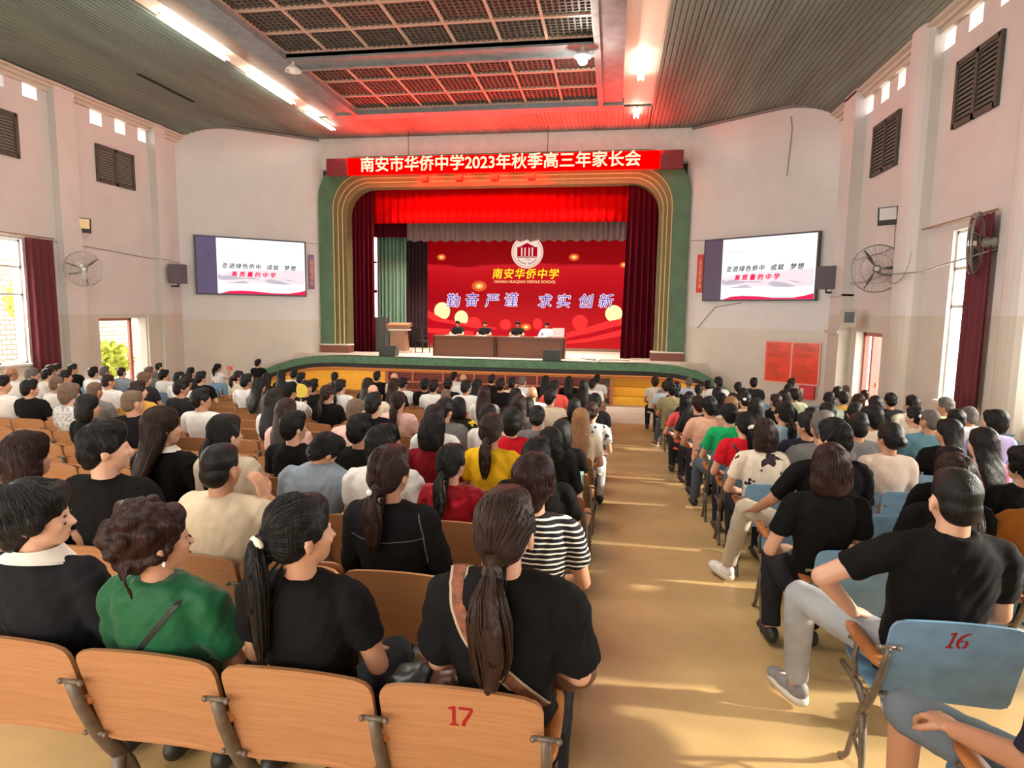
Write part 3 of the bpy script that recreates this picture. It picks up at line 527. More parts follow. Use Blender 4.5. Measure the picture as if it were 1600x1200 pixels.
# floodlights
def floodlight(X, s, y, z, yellow, label):
    e = empty('floodlight', (X + s * 0.2, y, z), 0, label, 'floodlight'); fwd = (Vector((0, 0, 1.2)) - Vector((X, y, z))).normalized(); fwd = (fwd + Vector((s * 0.35, 0, 0))).normalized()
    R = Matrix((fwd.cross(Vector((0, 0, 1))).normalized(), fwd, Vector((0, 0, 1)))).transposed(); R.col[0] = fwd.cross(Vector((0, 0, 1))).normalized(); R.col[1] = fwd; R.col[2] = R.col[0].cross(fwd)
    MB().box((0, 0, 0), (0.42, 0.10, 0.40), M=R).obj('housing', black_m, e); MB().box(fwd * 0.055 + R.col[2] * 0.05, (0.34, 0.01, 0.26), M=R).obj('lens', mat('flood_lens_yellow', (0.75, 0.5, 0.15), 0.25) if yellow else mat('flood_lens_grey', (0.6, 0.6, 0.58), 0.2), e)
    MB().tube([(-s * 0.2, 0.08, -0.08), (0, 0.05, -0.08)], 0.03, 6).obj('bracket', black_m, e); MB().tube([(-s * 0.18, 0.08, -0.1), (-s * 0.19, 0.06, -0.75)], 0.008, 5).obj('cable', mat('grey_cable', (0.3, 0.29, 0.27), 0.6), e)
floodlight(XL_, 1, 15.42, 3.93, True, 'black floodlight with a yellow lens above the left wall fan'); floodlight(XR_, -1, 15.45, 3.99, False, 'black floodlight with a grey lens high on the right wall')
# fans
cage_m = mat('fan_cage_steel', (0.33, 0.32, 0.29), 0.35, metal=0.5); blade_m = mat('fan_blade_dark', (0.05, 0.055, 0.05), 0.4); motor_m = mat('fan_motor', (0.20, 0.22, 0.18), 0.5)
def wall_fan(wall, c, axis, r, spin, label):
    e = empty('wall_fan', c, 0, label, 'fan'); ax = Vector(axis).normalized(); u = ax.cross(Vector((0, 0, 1))).normalized(); w = u.cross(ax)
    P = lambda a, rr, d: u * (rr * math.cos(a)) + w * (rr * math.sin(a)) + ax * d
    mb = MB()
    for rr, d, th in ((r, 0, 0.015), (r * 0.985, 0.06, 0.009), (r * 0.62, 0.09, 0.005), (r * 0.3, 0.11, 0.004), (r * 0.62, -0.08, 0.003)): mb.tube([P(2 * PI * k / 40, rr, d) for k in range(41)], th, 5, cap=False)
    for k in range(44):
        a = 2 * PI * k / 44; mb.tube([P(a, r, 0.0), P(a + 0.12, r * 0.62, 0.09), P(a + 0.2, r * 0.12, 0.12)], 0.0034, 4)
        if k % 2 == 0: mb.tube([P(a, r, 0.0), P(a, r * 0.62, -0.08), P(a, r * 0.2, -0.09)], 0.0024, 4)
    mb.obj('cage', cage_m, e)
    for k in range(3):
        a = spin + 2 * PI * k / 3; rows = []
        for t in (0.12, 0.3, 0.55, 0.8, 0.93): wd = 0.10 * r / 0.45 * math.sin(min(1, t * 1.15 + 0.1) * PI) + 0.035; rows.append((P(a - wd, r * t, 0.03), P(a + wd, r * t, -0.025)))
        mb = MB(); mb.strip([q[0] for q in rows], [q[1] for q in rows]); mb.strip([q[0] + ax * 0.006 for q in rows], [q[1] + ax * 0.006 for q in rows]); mb.obj('blade', blade_m, e)
    MB().tube([P(0, 0, 0.05), P(0, 0, 0.0)], 0.05, 12).obj('hub', mat('hub_silver', (0.7, 0.68, 0.62), 0.3), e); MB().tube([P(0, 0, -0.06), P(0, 0, -0.1), P(0, 0, -0.26), P(0, 0, -0.3)], [0.06, 0.095, 0.09, 0.05], 14).obj('motor', motor_m, e)
    rel = Vector((wall, c[1] + 0.12, c[2] - 0.12)) - Vector(c); MB().tube([P(0, 0, -0.2) + Vector((0, 0, -0.08)), rel * 0.6 + Vector((0, 0, -0.06)), rel], 0.028, 8).obj('bracket', motor_m, e)
p = atX(131, 420, -13.95); wall_fan(XL_, tuple(p), (0.66, -0.75, -0.02), 0.45, 0.35, 'round wall fan on the left wall beside the maroon curtain')
p = at(1370, 420, 15.5); wall_fan(XR_, (p.x, 15.5, p.z), (-0.42, -0.9, -0.03), 0.53, 1.0, 'round wall fan on the right wall next to the loudspeaker')
p = at(1527, 380, 11.6); wall_fan(XR_, (p.x, 11.6, p.z), (-0.80, 0.58, 0), 0.50, 0.5, 'wall fan seen edge-on in front of the right window')
# speakers
def wall_speaker(F_, u, z, label, wall_x=None, y=None):
    e = empty('wall_speaker', (0, 0, 0), 0, label, 'loudspeaker'); R = Matrix.Rotation(F_, 3, 'Z'); c = Vector(u)
    e.location = c
    MB().box((0, 0, 0), (0.46, 0.34, 0.62), M=R).obj('cabinet', mat('speaker_grey', (0.10, 0.085, 0.10), 0.5), e); MB().box(R @ Vector((0, -0.172, 0)), (0.42, 0.012, 0.58), M=R).obj('grille', mat('speaker_grille', (0.13, 0.11, 0.135), 0.7, bump=0.5, bscale=300), e)
    s = 1 if wall_x < 0 else -1; MB().tube([(0, 0, -0.3), (0, 0, -0.40), (wall_x - c.x, 0.1, -0.40), (wall_x - c.x, 0.1, -0.55)], 0.03, 6).obj('bracket', black_m, e)
p = atX(278, 428, -14.15); wall_speaker(0.35, p, 0, 'dark wall loudspeaker left of the left screen', XL_ + 0.02)
p = atX(1292, 434, 5.75); wall_speaker(-0.42, p, 0, 'dark wall loudspeaker right of the right screen', XR_ - 0.02)
p = atX(1325, 497, 5.75)
e = empty('monitor_box', p, 0, 'small beige monitor box on the ledge above the red notice', 'monitor'); Rm = Matrix.Rotation(-0.3, 3, 'Z'); MB().box((0, 0, 0), (0.36, 0.3, 0.44), M=Rm).obj('case', mat('old_beige_plastic', (0.52, 0.49, 0.42), 0.5), e); MB().box(Rm @ Vector((0.02, -0.155, 0.02)), (0.22, 0.012, 0.26), M=Rm).obj('tube_screen', mat('dark_screen', (0.03, 0.035, 0.04), 0.2), e)
# LED screens on the flared walls
wscr = em('screen_bright_white', (1.0, 0.98, 1.0), 1.12); wpink = em('slide_pink', (1.0, 0.80, 0.86), 0.98); wgrey = em('slide_grey', (0.66, 0.60, 0.70), 0.85); wred = em('slide_crimson', (0.85, 0.02, 0.10), 1.0); wink = em('slide_ink', (0.10, 0.13, 0.10), 0.6)
def side_screen(F_, corners, label, pan):
    (u0, z0), (u1, z1) = F_.hit(*corners[0]), F_.hit(*corners[1])
    w, h = u1 - u0, 2.02; e = empty('led_screen', F_.pt((u0 + u1) / 2, 0.02, 3.2), F_.rz, label, 'screen', 'wall screens beside the stage')
    x0, x1 = -w / 2, w / 2; xs = x0 + w * 0.185
    MB().b2(x0, x1, -0.14, 0.0, -h / 2, h / 2).obj('cabinet', mat('screen_bezel', (0.045, 0.04, 0.055), 0.4), e)
    MB().b2(x0 + 0.05, xs, -0.150, -0.139, -h / 2 + 0.05, h / 2 - 0.05).obj('unlit_panel', pan, e)
    MB().b2(xs, x1 - 0.05, -0.152, -0.139, -h / 2 + 0.05, h / 2 - 0.05).obj('lit_panel', wscr, e)
    W_ = x1 - 0.05 - xs
    def poly(nm, pts, m, d): MB().prism([(xs + a * W_, -h / 2 + 0.05 + b * (h - 0.1)) for a, b in pts], -0.152 - d, -0.152).obj(nm, m, e)
    poly('slide_wash', [(0.01, 0.34), (0.12, 0.40), (0.35, 0.44), (0.7, 0.45), (0.99, 0.47), (0.99, 0.2), (0.6, 0.2), (0.01, 0.24)], wpink, 0.003)
    poly('slide_hill', [(0.01, 0.35), (0.05, 0.31), (0.12, 0.33), (0.25, 0.30), (0.42, 0.30), (0.48, 0.27), (0.3, 0.28), (0.16, 0.25), (0.05, 0.24), (0.01, 0.27)], wgrey, 0.006)
    poly('slide_hill', [(0.06, 0.19), (0.17, 0.21), (0.29, 0.24), (0.37, 0.19)], wgrey, 0.006); poly('slide_hill', [(0.52, 0.25), (0.58, 0.29), (0.7, 0.26), (0.83, 0.2), (0.72, 0.19), (0.6, 0.2)], wgrey, 0.006); poly('slide_hill', [(0.74, 0.3), (0.82, 0.28), (0.9, 0.25), (0.8, 0.26)], wgrey, 0.006)
    poly('slide_ribbon', [(0.03, 0.0), (0.12, 0.045), (0.25, 0.06), (0.42, 0.05), (0.6, 0.025), (0.8, 0.025), (0.93, 0.06), (1.0, 0.09), (1.0, 0.0)], wred, 0.008)
    text('slide_line', '走进绿色侨中  成就  梦想', 0.19, (xs + W_ * 0.47, -0.163, 0.0), wink, e, 0.004, 0.003, 0.15, 1.3)
    text('slide_title', '高质量的中学', 0.19, (xs + W_ * 0.40, -0.163, -0.28), wred, e, 0.006, 0.003, 0.15, 1.7)
    text('slide_header', '南安华侨中学', 0.085, (xs + W_ * 0.16, -0.163, 0.54), wgrey, e, 0.0, 0.003)
side_screen(FL, ((304, 412), (477, 420)), 'wide lit screen on the wall left of the stage', mat('unlit_panel_blue', (0.12, 0.11, 0.30), 0.4, var=0.1)); side_screen(FR, ((1103, 420), (1281, 416)), 'wide lit screen on the wall right of the stage', mat('unlit_panel_purple', (0.11, 0.085, 0.18), 0.4, var=0.1))
for F_, (x, y), col, lab in ((FL, (486, 425), (0.27, 0.14, 0.27), 'narrow purplish vertical strip sign right of the left screen'), (FR, (1094, 428), (0.62, 0.06, 0.04), 'narrow red vertical strip sign left of the right screen')):  # left board is red; the purple light on it is put into its colour
    u, z = F_.hit(x, y); e = empty('strip_sign', F_.pt(u, 0.0, 3.12), F_.rz, lab, 'sign'); MB().b2(-0.115, 0.115, -0.03, 0, -0.64, 0.64).obj('board', mat('strip_' + lab[7:10], col, 0.5), e)
    text('sign_text', '\n'.join('以德治校教书育人校'), 0.125, (0.02, -0.034, 0.0), mat('strip_text', (0.85, 0.40, 0.25), 0.5), e, 0.002, line=0.88)
# notice board, hydrant box, cables
u0, z0 = FR.hit(1196, 565); u1, z1 = FR.hit(1281, 568)
e = empty('notice_board', FR.pt((u0 + u1) / 2, 0.0, 0.32), FR.rz, 'large orange-red notice board on the tiled wall right of the stage', 'notice board'); w = u1 - u0
for s_ in (-1, 1): MB().b2(min(0, s_ * w / 2) + 0.01, max(0, s_ * w / 2) - 0.01, -0.04, 0, -0.63, 0.63).obj('red_panel', mat('notice_red', (0.92, 0.075, 0.02), 0.2, var=0.12), e)
mb = MB(); rnd = random.Random(4)
for s_ in (-1, 1):
    for k in range(24):
        if 8 < k < 13: continue
        z = 0.56 - k * 0.048; x0 = min(0, s_ * w / 2) + 0.07; mb.b2(x0, x0 + (w / 2 - 0.14) * rnd.uniform(0.45, 1), -0.043, -0.039, z - 0.006, z + 0.006)
mb.obj('printed_lines', mat('notice_ink', (0.30, 0.03, 0.01), 0.5), e)
mb = MB(); mb.b2(-w / 2, w / 2, -0.045, 0, 0.61, 0.65); mb.b2(-w / 2, w / 2, -0.045, 0, -0.65, -0.61); [mb.b2(x - 0.02, x + 0.02, -0.045, 0, -0.65, 0.65) for x in (-w / 2, 0, w / 2)]; mb.obj('trim', mat('notice_trim', (0.8, 0.45, 0.38), 0.4), e)
u, z = FR.hit(1262, 613); e = empty('hydrant_box', FR.pt(u, 0.0, z), FR.rz, 'small bright red fire box low on the wall under the notice board', 'fire box'); MB().b2(-0.22, 0.22, -0.12, 0, -0.2, 0.2).obj('case', mat('fire_red', (0.7, 0.02, 0.03), 0.4), e); MB().b2(-0.17, -0.08, -0.125, -0.119, -0.12, 0.12).obj('label_plate', mat('white_line', (0.75, 0.72, 0.65), 0.5), e)
cab = mat('grey_cable', (0.3, 0.29, 0.27), 0.6)
def cable(pts, r, label): tag(MB().tube(pts, r, 6).obj('wall_cable', cab, None), label, 'cable')
cable([(XL_ + 0.03, y, z) for y, z in ((14.6, 3.42), (15.4, 3.40), (16.5, 3.36), (17.6, 3.30), (18.3, 3.27))] + [(XL_ + 0.27, 18.4, 3.27), (XL_ + 0.27, 18.8, 3.26), (XL_ + 0.03, 18.9, 3.25), (XL_ + 0.03, 19.55, 3.24)], 0.014, 'thin cable sagging along the left wall above the fan')
cable([tuple(atX(x, y, XR_ - 0.06)) for x, y in ((1600, 372), (1560, 388))] + [tuple(atX(x, y, XR_ - 0.45)) for x, y in ((1520, 400), (1470, 415), (1440, 425), (1400, 428))] + [tuple(atX(x, y, XR_ - 0.1)) for x, y in ((1385, 428), (1350, 441), (1310, 444))], 0.014, 'grey cable running along the right wall behind the fan')
cable([tuple(atX(x, y, XR_ - 0.38)) for x, y in ((1424, 393), (1421, 410), (1412, 432), (1398, 443), (1388, 440))], 0.010, 'looped fan cord hanging from the round pillar')
cable([tuple(atX(x, y, XR_ - 0.08)) for x, y in ((1392, 388), (1375, 396), (1340, 405), (1300, 408))], 0.012, 'upper cable along the right wall to the loudspeaker')
def hugw(F_, pts): return [F_.pt(F_.hit(x, y)[0], 0.02, F_.hit(x, y)[1]) for x, y in pts]
cable(hugw(FR, ((1160, 473), (1118, 480), (1090, 512))), 0.012, 'cable dropping diagonally under the right screen'); cable(hugw(FR, ((1236, 182), (1238, 200), (1230, 275))), 0.012, 'short crooked cable high on the right stage wall')
cable(hugw(FR, ((1080, 376), (1100, 376))), 0.01, 'short cable between stage arch and right screen'); cable(hugw(FL, ((478, 380), (497, 381))), 0.01, 'short cable between left screen and stage arch')
# ------------------------------------------------------------------ stage furniture
wd = wood('desk_wood', (0.13, 0.045, 0.022), (0.20, 0.075, 0.035), 0.35, (1.5, 10, 10)); wdd = mat('desk_wood_dark', (0.09, 0.03, 0.016), 0.4)
def desk(x0, x1, label):
    e = empty('stage_table', ((x0 + x1) / 2, 22.1, ST), 0, label, 'table', 'tables of the panel'); w = x1 - x0 - 0.01
    MB().b2(-w / 2, w / 2, -0.03, 0.62, 0.71, 0.75).obj('tabletop', wd, e); MB().b2(-w / 2 + 0.02, w / 2 - 0.02, 0.0, 0.03, 0.0, 0.71).obj('front_panel', wd, e)
    for s_ in (-1, 1): MB().b2(s_ * (w / 2 - 0.03) - 0.02, s_ * (w / 2 - 0.03) + 0.02, 0.0, 0.58, 0.0, 0.71).obj('side_panel', wd, e)
    mb = MB(); [mb.b2(x - 0.012, x + 0.012, -0.008, 0.0, 0.08, 0.64) for x in (-w / 2 + 0.1, w / 2 - 0.1)]; [mb.b2(-w / 2 + 0.1, w / 2 - 0.1, -0.008, 0.0, z - 0.012, z + 0.012) for z in (0.08, 0.64)]; mb.obj('panel_moulding', wdd, e)
desk(-6.5, -4.17, 'left dark wooden table of the speakers on stage'); desk(-4.15, -1.66, 'right dark wooden table of the speakers on stage')
e = empty('laptop', (-1.93, 22.35, ST + 0.75), 0.05, 'white laptop lid standing open at right end of the stage table', 'laptop'); MB().box((0, 0.1, 0.18), (0.42, 0.02, 0.32), M=Matrix.Rotation(-0.15, 3, 'X')).obj('lid', mat('laptop_silver', (0.8, 0.68, 0.66), 0.3), e); MB().box((0, 0.26, 0.012), (0.42, 0.28, 0.022)).obj('base', mat('laptop_silver', (0.8, 0.68, 0.66), 0.3), e)
for i, (x, y) in enumerate(((-5.85, 22.25), (-4.75, 22.25), (-3.5, 22.25), (-2.55, 22.25))):
    tag(MB().box((x, y, ST + 0.758), (0.42, 0.28, 0.014)).obj('paper_sheet', mat('paper_white', (0.85, 0.8, 0.74), 0.7)), 'white paper on the stage table before the %s speaker from left' % ('first', 'second', 'third', 'fourth')[i], 'paper', 'papers on the stage table')
def wedge(x, y, label):
    e = empty('monitor_speaker', (x, y, ST), 0, label, 'loudspeaker'); mb = MB(); pts = [(-0.22, 0.0), (0.2, 0.0), (0.2, 0.2), (0.02, 0.36), (-0.16, 0.36)]
    n_ = len(pts); vs = [(-0.3, a, z) for a, z in pts] + [(0.3, a, z) for a, z in pts]; mb.add(vs, [tuple(range(n_)), tuple(range(2 * n_ - 1, n_ - 1, -1))] + [(i, (i + 1) % n_, (i + 1) % n_ + n_, i + n_) for i in range(n_)]); mb.obj('cabinet', mat('speaker_charcoal', (0.055, 0.058, 0.055), 0.6), e)
    MB().box((0, -0.2, 0.17), (0.54, 0.02, 0.28), M=Matrix.Rotation(-0.12, 3, 'X')).obj('grille', mat('speaker_grille_dark', (0.07, 0.075, 0.07), 0.7, bump=0.5, bscale=200), e)
wedge(-7.97, 21.55, 'dark wedge monitor speaker on the stage floor before the podium'); wedge(-2.05, 21.45, 'dark wedge monitor speaker on the stage floor before the tables')
e = empty('podium', (-8.12, 23.1, ST), 0.0, 'brown wooden speaking podium at the left of the stage', 'podium')
mb = MB(); mb.loft([(0, 0, 0.1, 0.36, 0.22), (0, 0, 0.85, 0.29, 0.2)], 4 * 6, 8); mb.obj('body', wood('podium_wood', (0.26, 0.13, 0.075), (0.36, 0.19, 0.11), 0.4), e); MB().b2(-0.42, 0.42, -0.26, 0.26, 0.0, 0.1).obj('base', mat('podium_base', (0.5, 0.4, 0.32), 0.5), e)
MB().b2(-0.36, 0.4, -0.25, 0.25, 0.87, 0.93).obj('white_band', mat('podium_band', (0.75, 0.66, 0.55), 0.5), e); MB().box((0.0, 0, 1.06), (0.86, 0.5, 0.14), M=Matrix.Rotation(0.18, 3, 'X')).obj('top', wood('podium_top', (0.30, 0.14, 0.075), (0.4, 0.2, 0.11), 0.4), e)
e = empty('column_speaker', (-9.02, 23.6, ST), 0, 'tall dark loudspeaker column standing behind the podium, left', 'loudspeaker'); MB().b2(-0.2, 0.2, -0.2, 0.2, 0, 1.35).obj('cabinet', mat('speaker_slate', (0.045, 0.055, 0.06), 0.6), e); MB().b2(-0.17, 0.17, -0.212, -0.2, 0.04, 1.31).obj('grille', mat('speaker_grille_dark', (0.07, 0.075, 0.07), 0.7), e)
e = empty('column_speaker', (1.62, 22.97, ST), 0, 'short dark loudspeaker at the foot of the right stage curtain', 'loudspeaker'); MB().b2(-0.1, 0.1, -0.15, 0.15, 0, 1.1).obj('cabinet', mat('speaker_slate', (0.045, 0.055, 0.06), 0.6), e); MB().b2(-0.08, 0.08, -0.16, -0.15, 0.04, 1.06).obj('grille', mat('speaker_grille_dark', (0.07, 0.075, 0.07), 0.7), e)
def stage_chair(x, y, rz, label):
    e = empty('stage_chair', (x, y, ST), rz, label, 'chair', 'black chairs on the stage'); bm_ = mat('black_leatherette', (0.02, 0.018, 0.018), 0.5)
    MB().box((0, 0, 0.45), (0.46, 0.44, 0.07)).obj('seat', bm_, e); MB().box((0, 0.22, 0.78), (0.44, 0.06, 0.5), M=Matrix.Rotation(-0.12, 3, 'X')).obj('backrest', bm_, e)
    for sx in (-1, 1):
        for sy in (-1, 1): MB().tube([(sx * 0.2, sy * 0.19, 0), (sx * 0.2, sy * 0.19, 0.43)], 0.018, 6).obj('leg', black_m, e)
        MB().tube([(sx * 0.24, 0.2, 0.5), (sx * 0.25, 0.18, 0.66), (sx * 0.25, -0.15, 0.66), (sx * 0.24, -0.19, 0.5)], 0.02, 6).obj('armrest', black_m, e)
stage_chair(-7.35, 23.6, 2.6, 'empty black chair beside the podium on stage')
SPK = (-5.86, -4.80, -3.55, -2.44)
for i, x in enumerate(SPK): stage_chair(x, 23.18, 0, 'black chair of the %s stage speaker from left' % ('first', 'second', 'third', 'fourth')[i])
tag(MB().tube([(-1.1, 22.6, ST + 0.01), (-0.9, 22.2, ST + 0.01), (-0.5, 22.05, ST + 0.01), (0.1, 22.2, ST + 0.01), (0.6, 22.05, ST + 0.01)], 0.012, 5).obj('floor_cable', black_m), 'thin black cable lying on the stage floor at right', 'cable')
tag(MB().box((-0.6, 21.9, ST + 0.02), (0.12, 0.08, 0.04)).obj('cable_box', black_m), 'small black connector box on the stage floor cable', 'box')
mb = MB(); mb.box((-0.58, 21.03, ST + 0.03), (0.2, 0.1, 0.05), 0.3); mb.box((-0.47, 21.06, ST + 0.05), (0.14, 0.1, 0.08), -0.4); tag(mb.obj('crumpled_paper', mat('paper_white', (0.85, 0.8, 0.74), 0.7)), 'small crumpled white paper on the green stage edge', 'paper')
tag(MB().b2(0.65, 1.35, 22.6, 22.85, ST, ST + 0.05).obj('floor_board', mat('pale_board', (0.6, 0.52, 0.45), 0.6)), 'flat pale board lying before the right stage curtain', 'board')
# ------------------------------------------------------------------ seats
PITCH = 0.868402; AR, AL = 2.433602, 1.608481
def rowY(b, n): return AR + (16 - n) * PITCH if b == 'R' else AL + (17 - n) * PITCH
def slotX(b, k): return -0.396 - 0.5 * k if b == 'L' else (1.313 + 0.5 * k if b == 'R' else -9.7 - 0.5 * k)
tan_w = wood('tan_plywood', (0.35, 0.155, 0.064), (0.44, 0.21, 0.092), 0.45, (1.0, 6, 26)); blue_p = mat('blue_painted_plywood', (0.165, 0.31, 0.46), 0.42, var=0.2, vscale=9); iron = mat('cast_iron_brown', (0.15, 0.112, 0.08), 0.45, metal=0.2, var=0.3, vscale=20); arm_w = wood('orange_arm_wood', (0.36, 0.12, 0.03), (0.45, 0.17, 0.05), 0.35, (8, 2, 8))
edge_w = mat('worn_pale_edge', (0.55, 0.38, 0.22), 0.5)
ZT, ZB = 0.805, 0.43
def backy(z, x=0.0): return 0.105 * (ZT - z) / (ZT - ZB) - 0.012 * (x / 0.235) ** 2 + 0.004
def slab(hw, prof, th, cols=18, rows=5):
    """rounded plywood panel: prof(u, t) maps to a surface point and its normal direction"""
    vs = []; fs = []
    xs = [-hw + 2 * hw * i / cols for i in range(cols + 1)]; xs = [-hw, -hw + 0.006, -hw + 0.02] + xs[2:-2] + [hw - 0.02, hw - 0.006, hw]
    n = len(xs); cr = 0.045
    def cut(x): d = hw - abs(x); return 0 if d >= cr else cr - math.sqrt(max(0, cr * cr - (cr - d) ** 2))
    for side in (0, 1):
        for j in range(rows + 1):
            for x in xs: vs.append(prof(x, j / rows, cut(x), side * th))
    N_ = n * (rows + 1)
    for j in range(rows):
        for i in range(n - 1): a = j * n + i; fs.append((a, a + 1, a + n + 1, a + n)); a += N_; fs.append((a, a + n, a + n + 1, a + 1))
    ring = [i for i in range(n)] + [j * n + n - 1 for j in range(1, rows + 1)] + [rows * n + i for i in range(n - 2, -1, -1)] + [j * n for j in range(rows - 1, 0, -1)]
    for q in range(len(ring)): a, b_ = ring[q], ring[(q + 1) % len(ring)]; fs.append((a, a + N_, b_ + N_, b_))
    mb = MB(); mb.add(vs, fs); return mb
def bprof(x, t, c, th):
    arc = 0.006 * (1 - (x / 0.235) ** 2); z0 = ZB + c * 0.8; z1 = ZT - c + arc; z = z0 + (z1 - z0) * t; return (x, backy(z, x) + th, z)
def sprof(x, t, c, th): y0 = 0.10 + c * 0.5; y1 = 0.50 - c; y = y0 + (y1 - y0) * t; return (x, y, 0.415 + 0.03 * ((y - 0.3) / 0.2) ** 2 + (0.018 - th))
def uprof(x, t, c, th): z0 = 0.42 + c * 0.5; z1 = 0.80 - c; z = z0 + (z1 - z0) * t; return (x, backy(z) + 0.045 + 0.05 * (z - 0.42) + th, z)
def smooth_edge(me):
    me.shade_smooth()
    try: me.set_sharp_from_angle(angle=0.6)
    except Exception: pass
    return me
BACK = smooth_edge(fixn(slab(0.239, bprof, 0.016).mesh('backrest', False, tan_w))); SEAT = smooth_edge(fixn(slab(0.225, sprof, 0.016).mesh('seat', False, tan_w))); SEATUP = smooth_edge(fixn(slab(0.225, uprof, 0.016).mesh('seat', False, tan_w)))
def iron_mesh():
    mb = MB()
    mb.tube([(0, -0.012, 0.70), (0, 0.02, 0.60), (0, 0.075, 0.47), (0, 0.13, 0.38), (0, 0.17, 0.32)], [0.016, 0.019, 0.021, 0.026, 0.026], 8, sq=0.7)
    mb.tube([(0, 0.15, 0.36), (0, 0.20, 0.27), (0, 0.245, 0.16), (0, 0.285, 0.05), (0, 0.335, 0.0), (0, 0.365, -0.012)], [0.024, 0.022, 0.018, 0.017, 0.02, 0.014], 8, sq=0.7)
    mb.tube([(0, 0.16, 0.34), (0, 0.145, 0.22), (0, 0.13, 0.11), (0, 0.10, 0.02), (0, 0.075, 0.005)], [0.024, 0.02, 0.018, 0.019, 0.014], 8, sq=0.7)
    mb.tube([(0, 0.14, 0.36), (0, 0.22, 0.40), (0, 0.30, 0.405), (0, 0.42, 0.40)], [0.02, 0.018, 0.015, 0.012], 8, sq=0.7)
    mb.tube([(0, 0.03, 0.60), (0, 0.10, 0.585), (0, 0.24, 0.58), (0, 0.33, 0.565), (0, 0.36, 0.54)], [0.013, 0.013, 0.012, 0.012, 0.008], 6); mb.tube([(0, 0.26, 0.58), (0, 0.29, 0.5), (0, 0.26, 0.42)], 0.011, 6)
    mb.tube([(0, 0.175, 0.22), (0, 0.22, 0.17), (0, 0.15, 0.13)], 0.010, 6)
    for z_, y_ in ((0.70, -0.008), (0.47, 0.072)): mb.tube([(-0.034, y_, z_), (0.034, y_, z_)], 0.008, 8); mb.ell((-0.036, y_ - 0.004, z_), (0.010, 0.010, 0.010), None, 8, 5); mb.ell((0.036, y_ - 0.004, z_), (0.010, 0.010, 0.010), None, 8, 5)
    return mb.mesh('iron_stand', True, iron)
IRON = iron_mesh()
mb = MB(); mb.loft([(0, 0.20, 0.592, 0.026, 0.165), (0, 0.20, 0.600, 0.030, 0.17), (0, 0.20, 0.613, 0.030, 0.17), (0, 0.20, 0.618, 0.027, 0.166)], 20, 3.5); ARM = mb.mesh('armrest', True, arm_w)
def make_chair(b, n, k, label, up, group):
    m = blue_p if b != 'L' else tan_w; y = rowY(b, n); e = empty('auditorium_chair', (slotX(b, k), y, fz(y + 0.2)), 0, label, 'chair', group)
    link('backrest', BACK, e, m); link('seat', SEATUP if up else SEAT, e, m)
    for sx in ([0.25] if b != 'R' else [-0.25]) + ([0.25] if b == 'R' and k == 8 else []): s = link('iron_stand', IRON, e); s.location.x = sx; a = link('armrest', ARM, s)
    return e
def ribbon(pts, w, closed=False):
    pts = [Vector((p[0], 0, p[1])) for p in pts]; A = []; B = []
    for i, p in enumerate(pts):
        t = (pts[min(i + 1, len(pts) - 1)] - pts[max(i - 1, 0)]).normalized(); nn = Vector((-t.z, 0, t.x)); ww = w[i] if isinstance(w, list) else w; A.append(p + nn * ww / 2); B.append(p - nn * ww / 2)
    return A, B
paint = mat('dark_red_stencil', (0.30, 0.004, 0.008), 0.6)
def numeral(chair, strokes, cx, cz, h, slant):
    mb = MB()
    for pts, w in strokes:
        A, B = ribbon([((x + slant * (z - 0.5)) * h, z * h) for x, z in pts], [q * h for q in w] if isinstance(w, list) else w * h)
        f = lambda v: (v.x + cx, backy(v.z + cz - h / 2, v.x + cx) - 0.0012, v.z + cz - h / 2)
        A = [f(v) for v in A]; B = [f(v) for v in B]; mb.strip(A, B)
    mb.obj('seat_number', paint, chair)
one = [([(-0.12, 0.02), (0.02, 0.02), (0.26, 0.02)], 0.10), ([(0.06, 0.0), (0.06, 0.5), (0.06, 1.0)], 0.15), ([(-0.16, 0.86), (-0.02, 0.9), (0.06, 0.97)], 0.12)]
def shift(st, d): return [([(x + d, z) for x, z in p], w) for p, w in st]
seven = [([(-0.3, 0.93), (0.0, 0.93), (0.27, 0.93)], 0.14), ([(0.24, 0.9), (0.1, 0.55), (-0.06, 0.25), (-0.12, 0.0)], [0.12, 0.14, 0.16, 0.16])]
six = [([(0.22, 0.97), (0.05, 0.92), (-0.12, 0.75), (-0.2, 0.5), (-0.18, 0.25), (-0.08, 0.08), (0.04, 0.03)], [0.08, 0.13, 0.16, 0.17, 0.16, 0.13, 0.08]), ([(0.1, 0.03), (0.22, 0.12), (0.26, 0.3), (0.2, 0.45), (0.1, 0.5)], [0.09, 0.14, 0.16, 0.14, 0.09]), ([(0.04, 0.5), (-0.06, 0.46), (-0.12, 0.38)], [0.10, 0.08, 0.04])]
# ------------------------------------------------------------------ people
SKIN = [mat('skin_warm', (0.50, 0.25, 0.145), 0.5, bump=0.05, bscale=120), mat('skin_fair', (0.60, 0.33, 0.215), 0.5, bump=0.05, bscale=120), mat('skin_tan', (0.40, 0.19, 0.105), 0.5, bump=0.05, bscale=120)]
def hairmat(name, c, rough=0.38): return mat(name, c, rough, bump=0.5, bscale=34, bstretch=(6, 6, 0.25), spec=0.2, var=0.2, vscale=9)
HC = {'k': hairmat('hair_black', (0.008, 0.0065, 0.006), 0.42), 'b': hairmat('hair_brown', (0.024, 0.011, 0.007)), 'r': hairmat('hair_auburn', (0.024, 0.0085, 0.0065)), 'g': hairmat('hair_grey', (0.12, 0.105, 0.095), 0.55), 'y': hairmat('hair_light_brown', (0.26, 0.13, 0.055)), 't': hairmat('hair_cropped', (0.14, 0.09, 0.06), 0.65)}
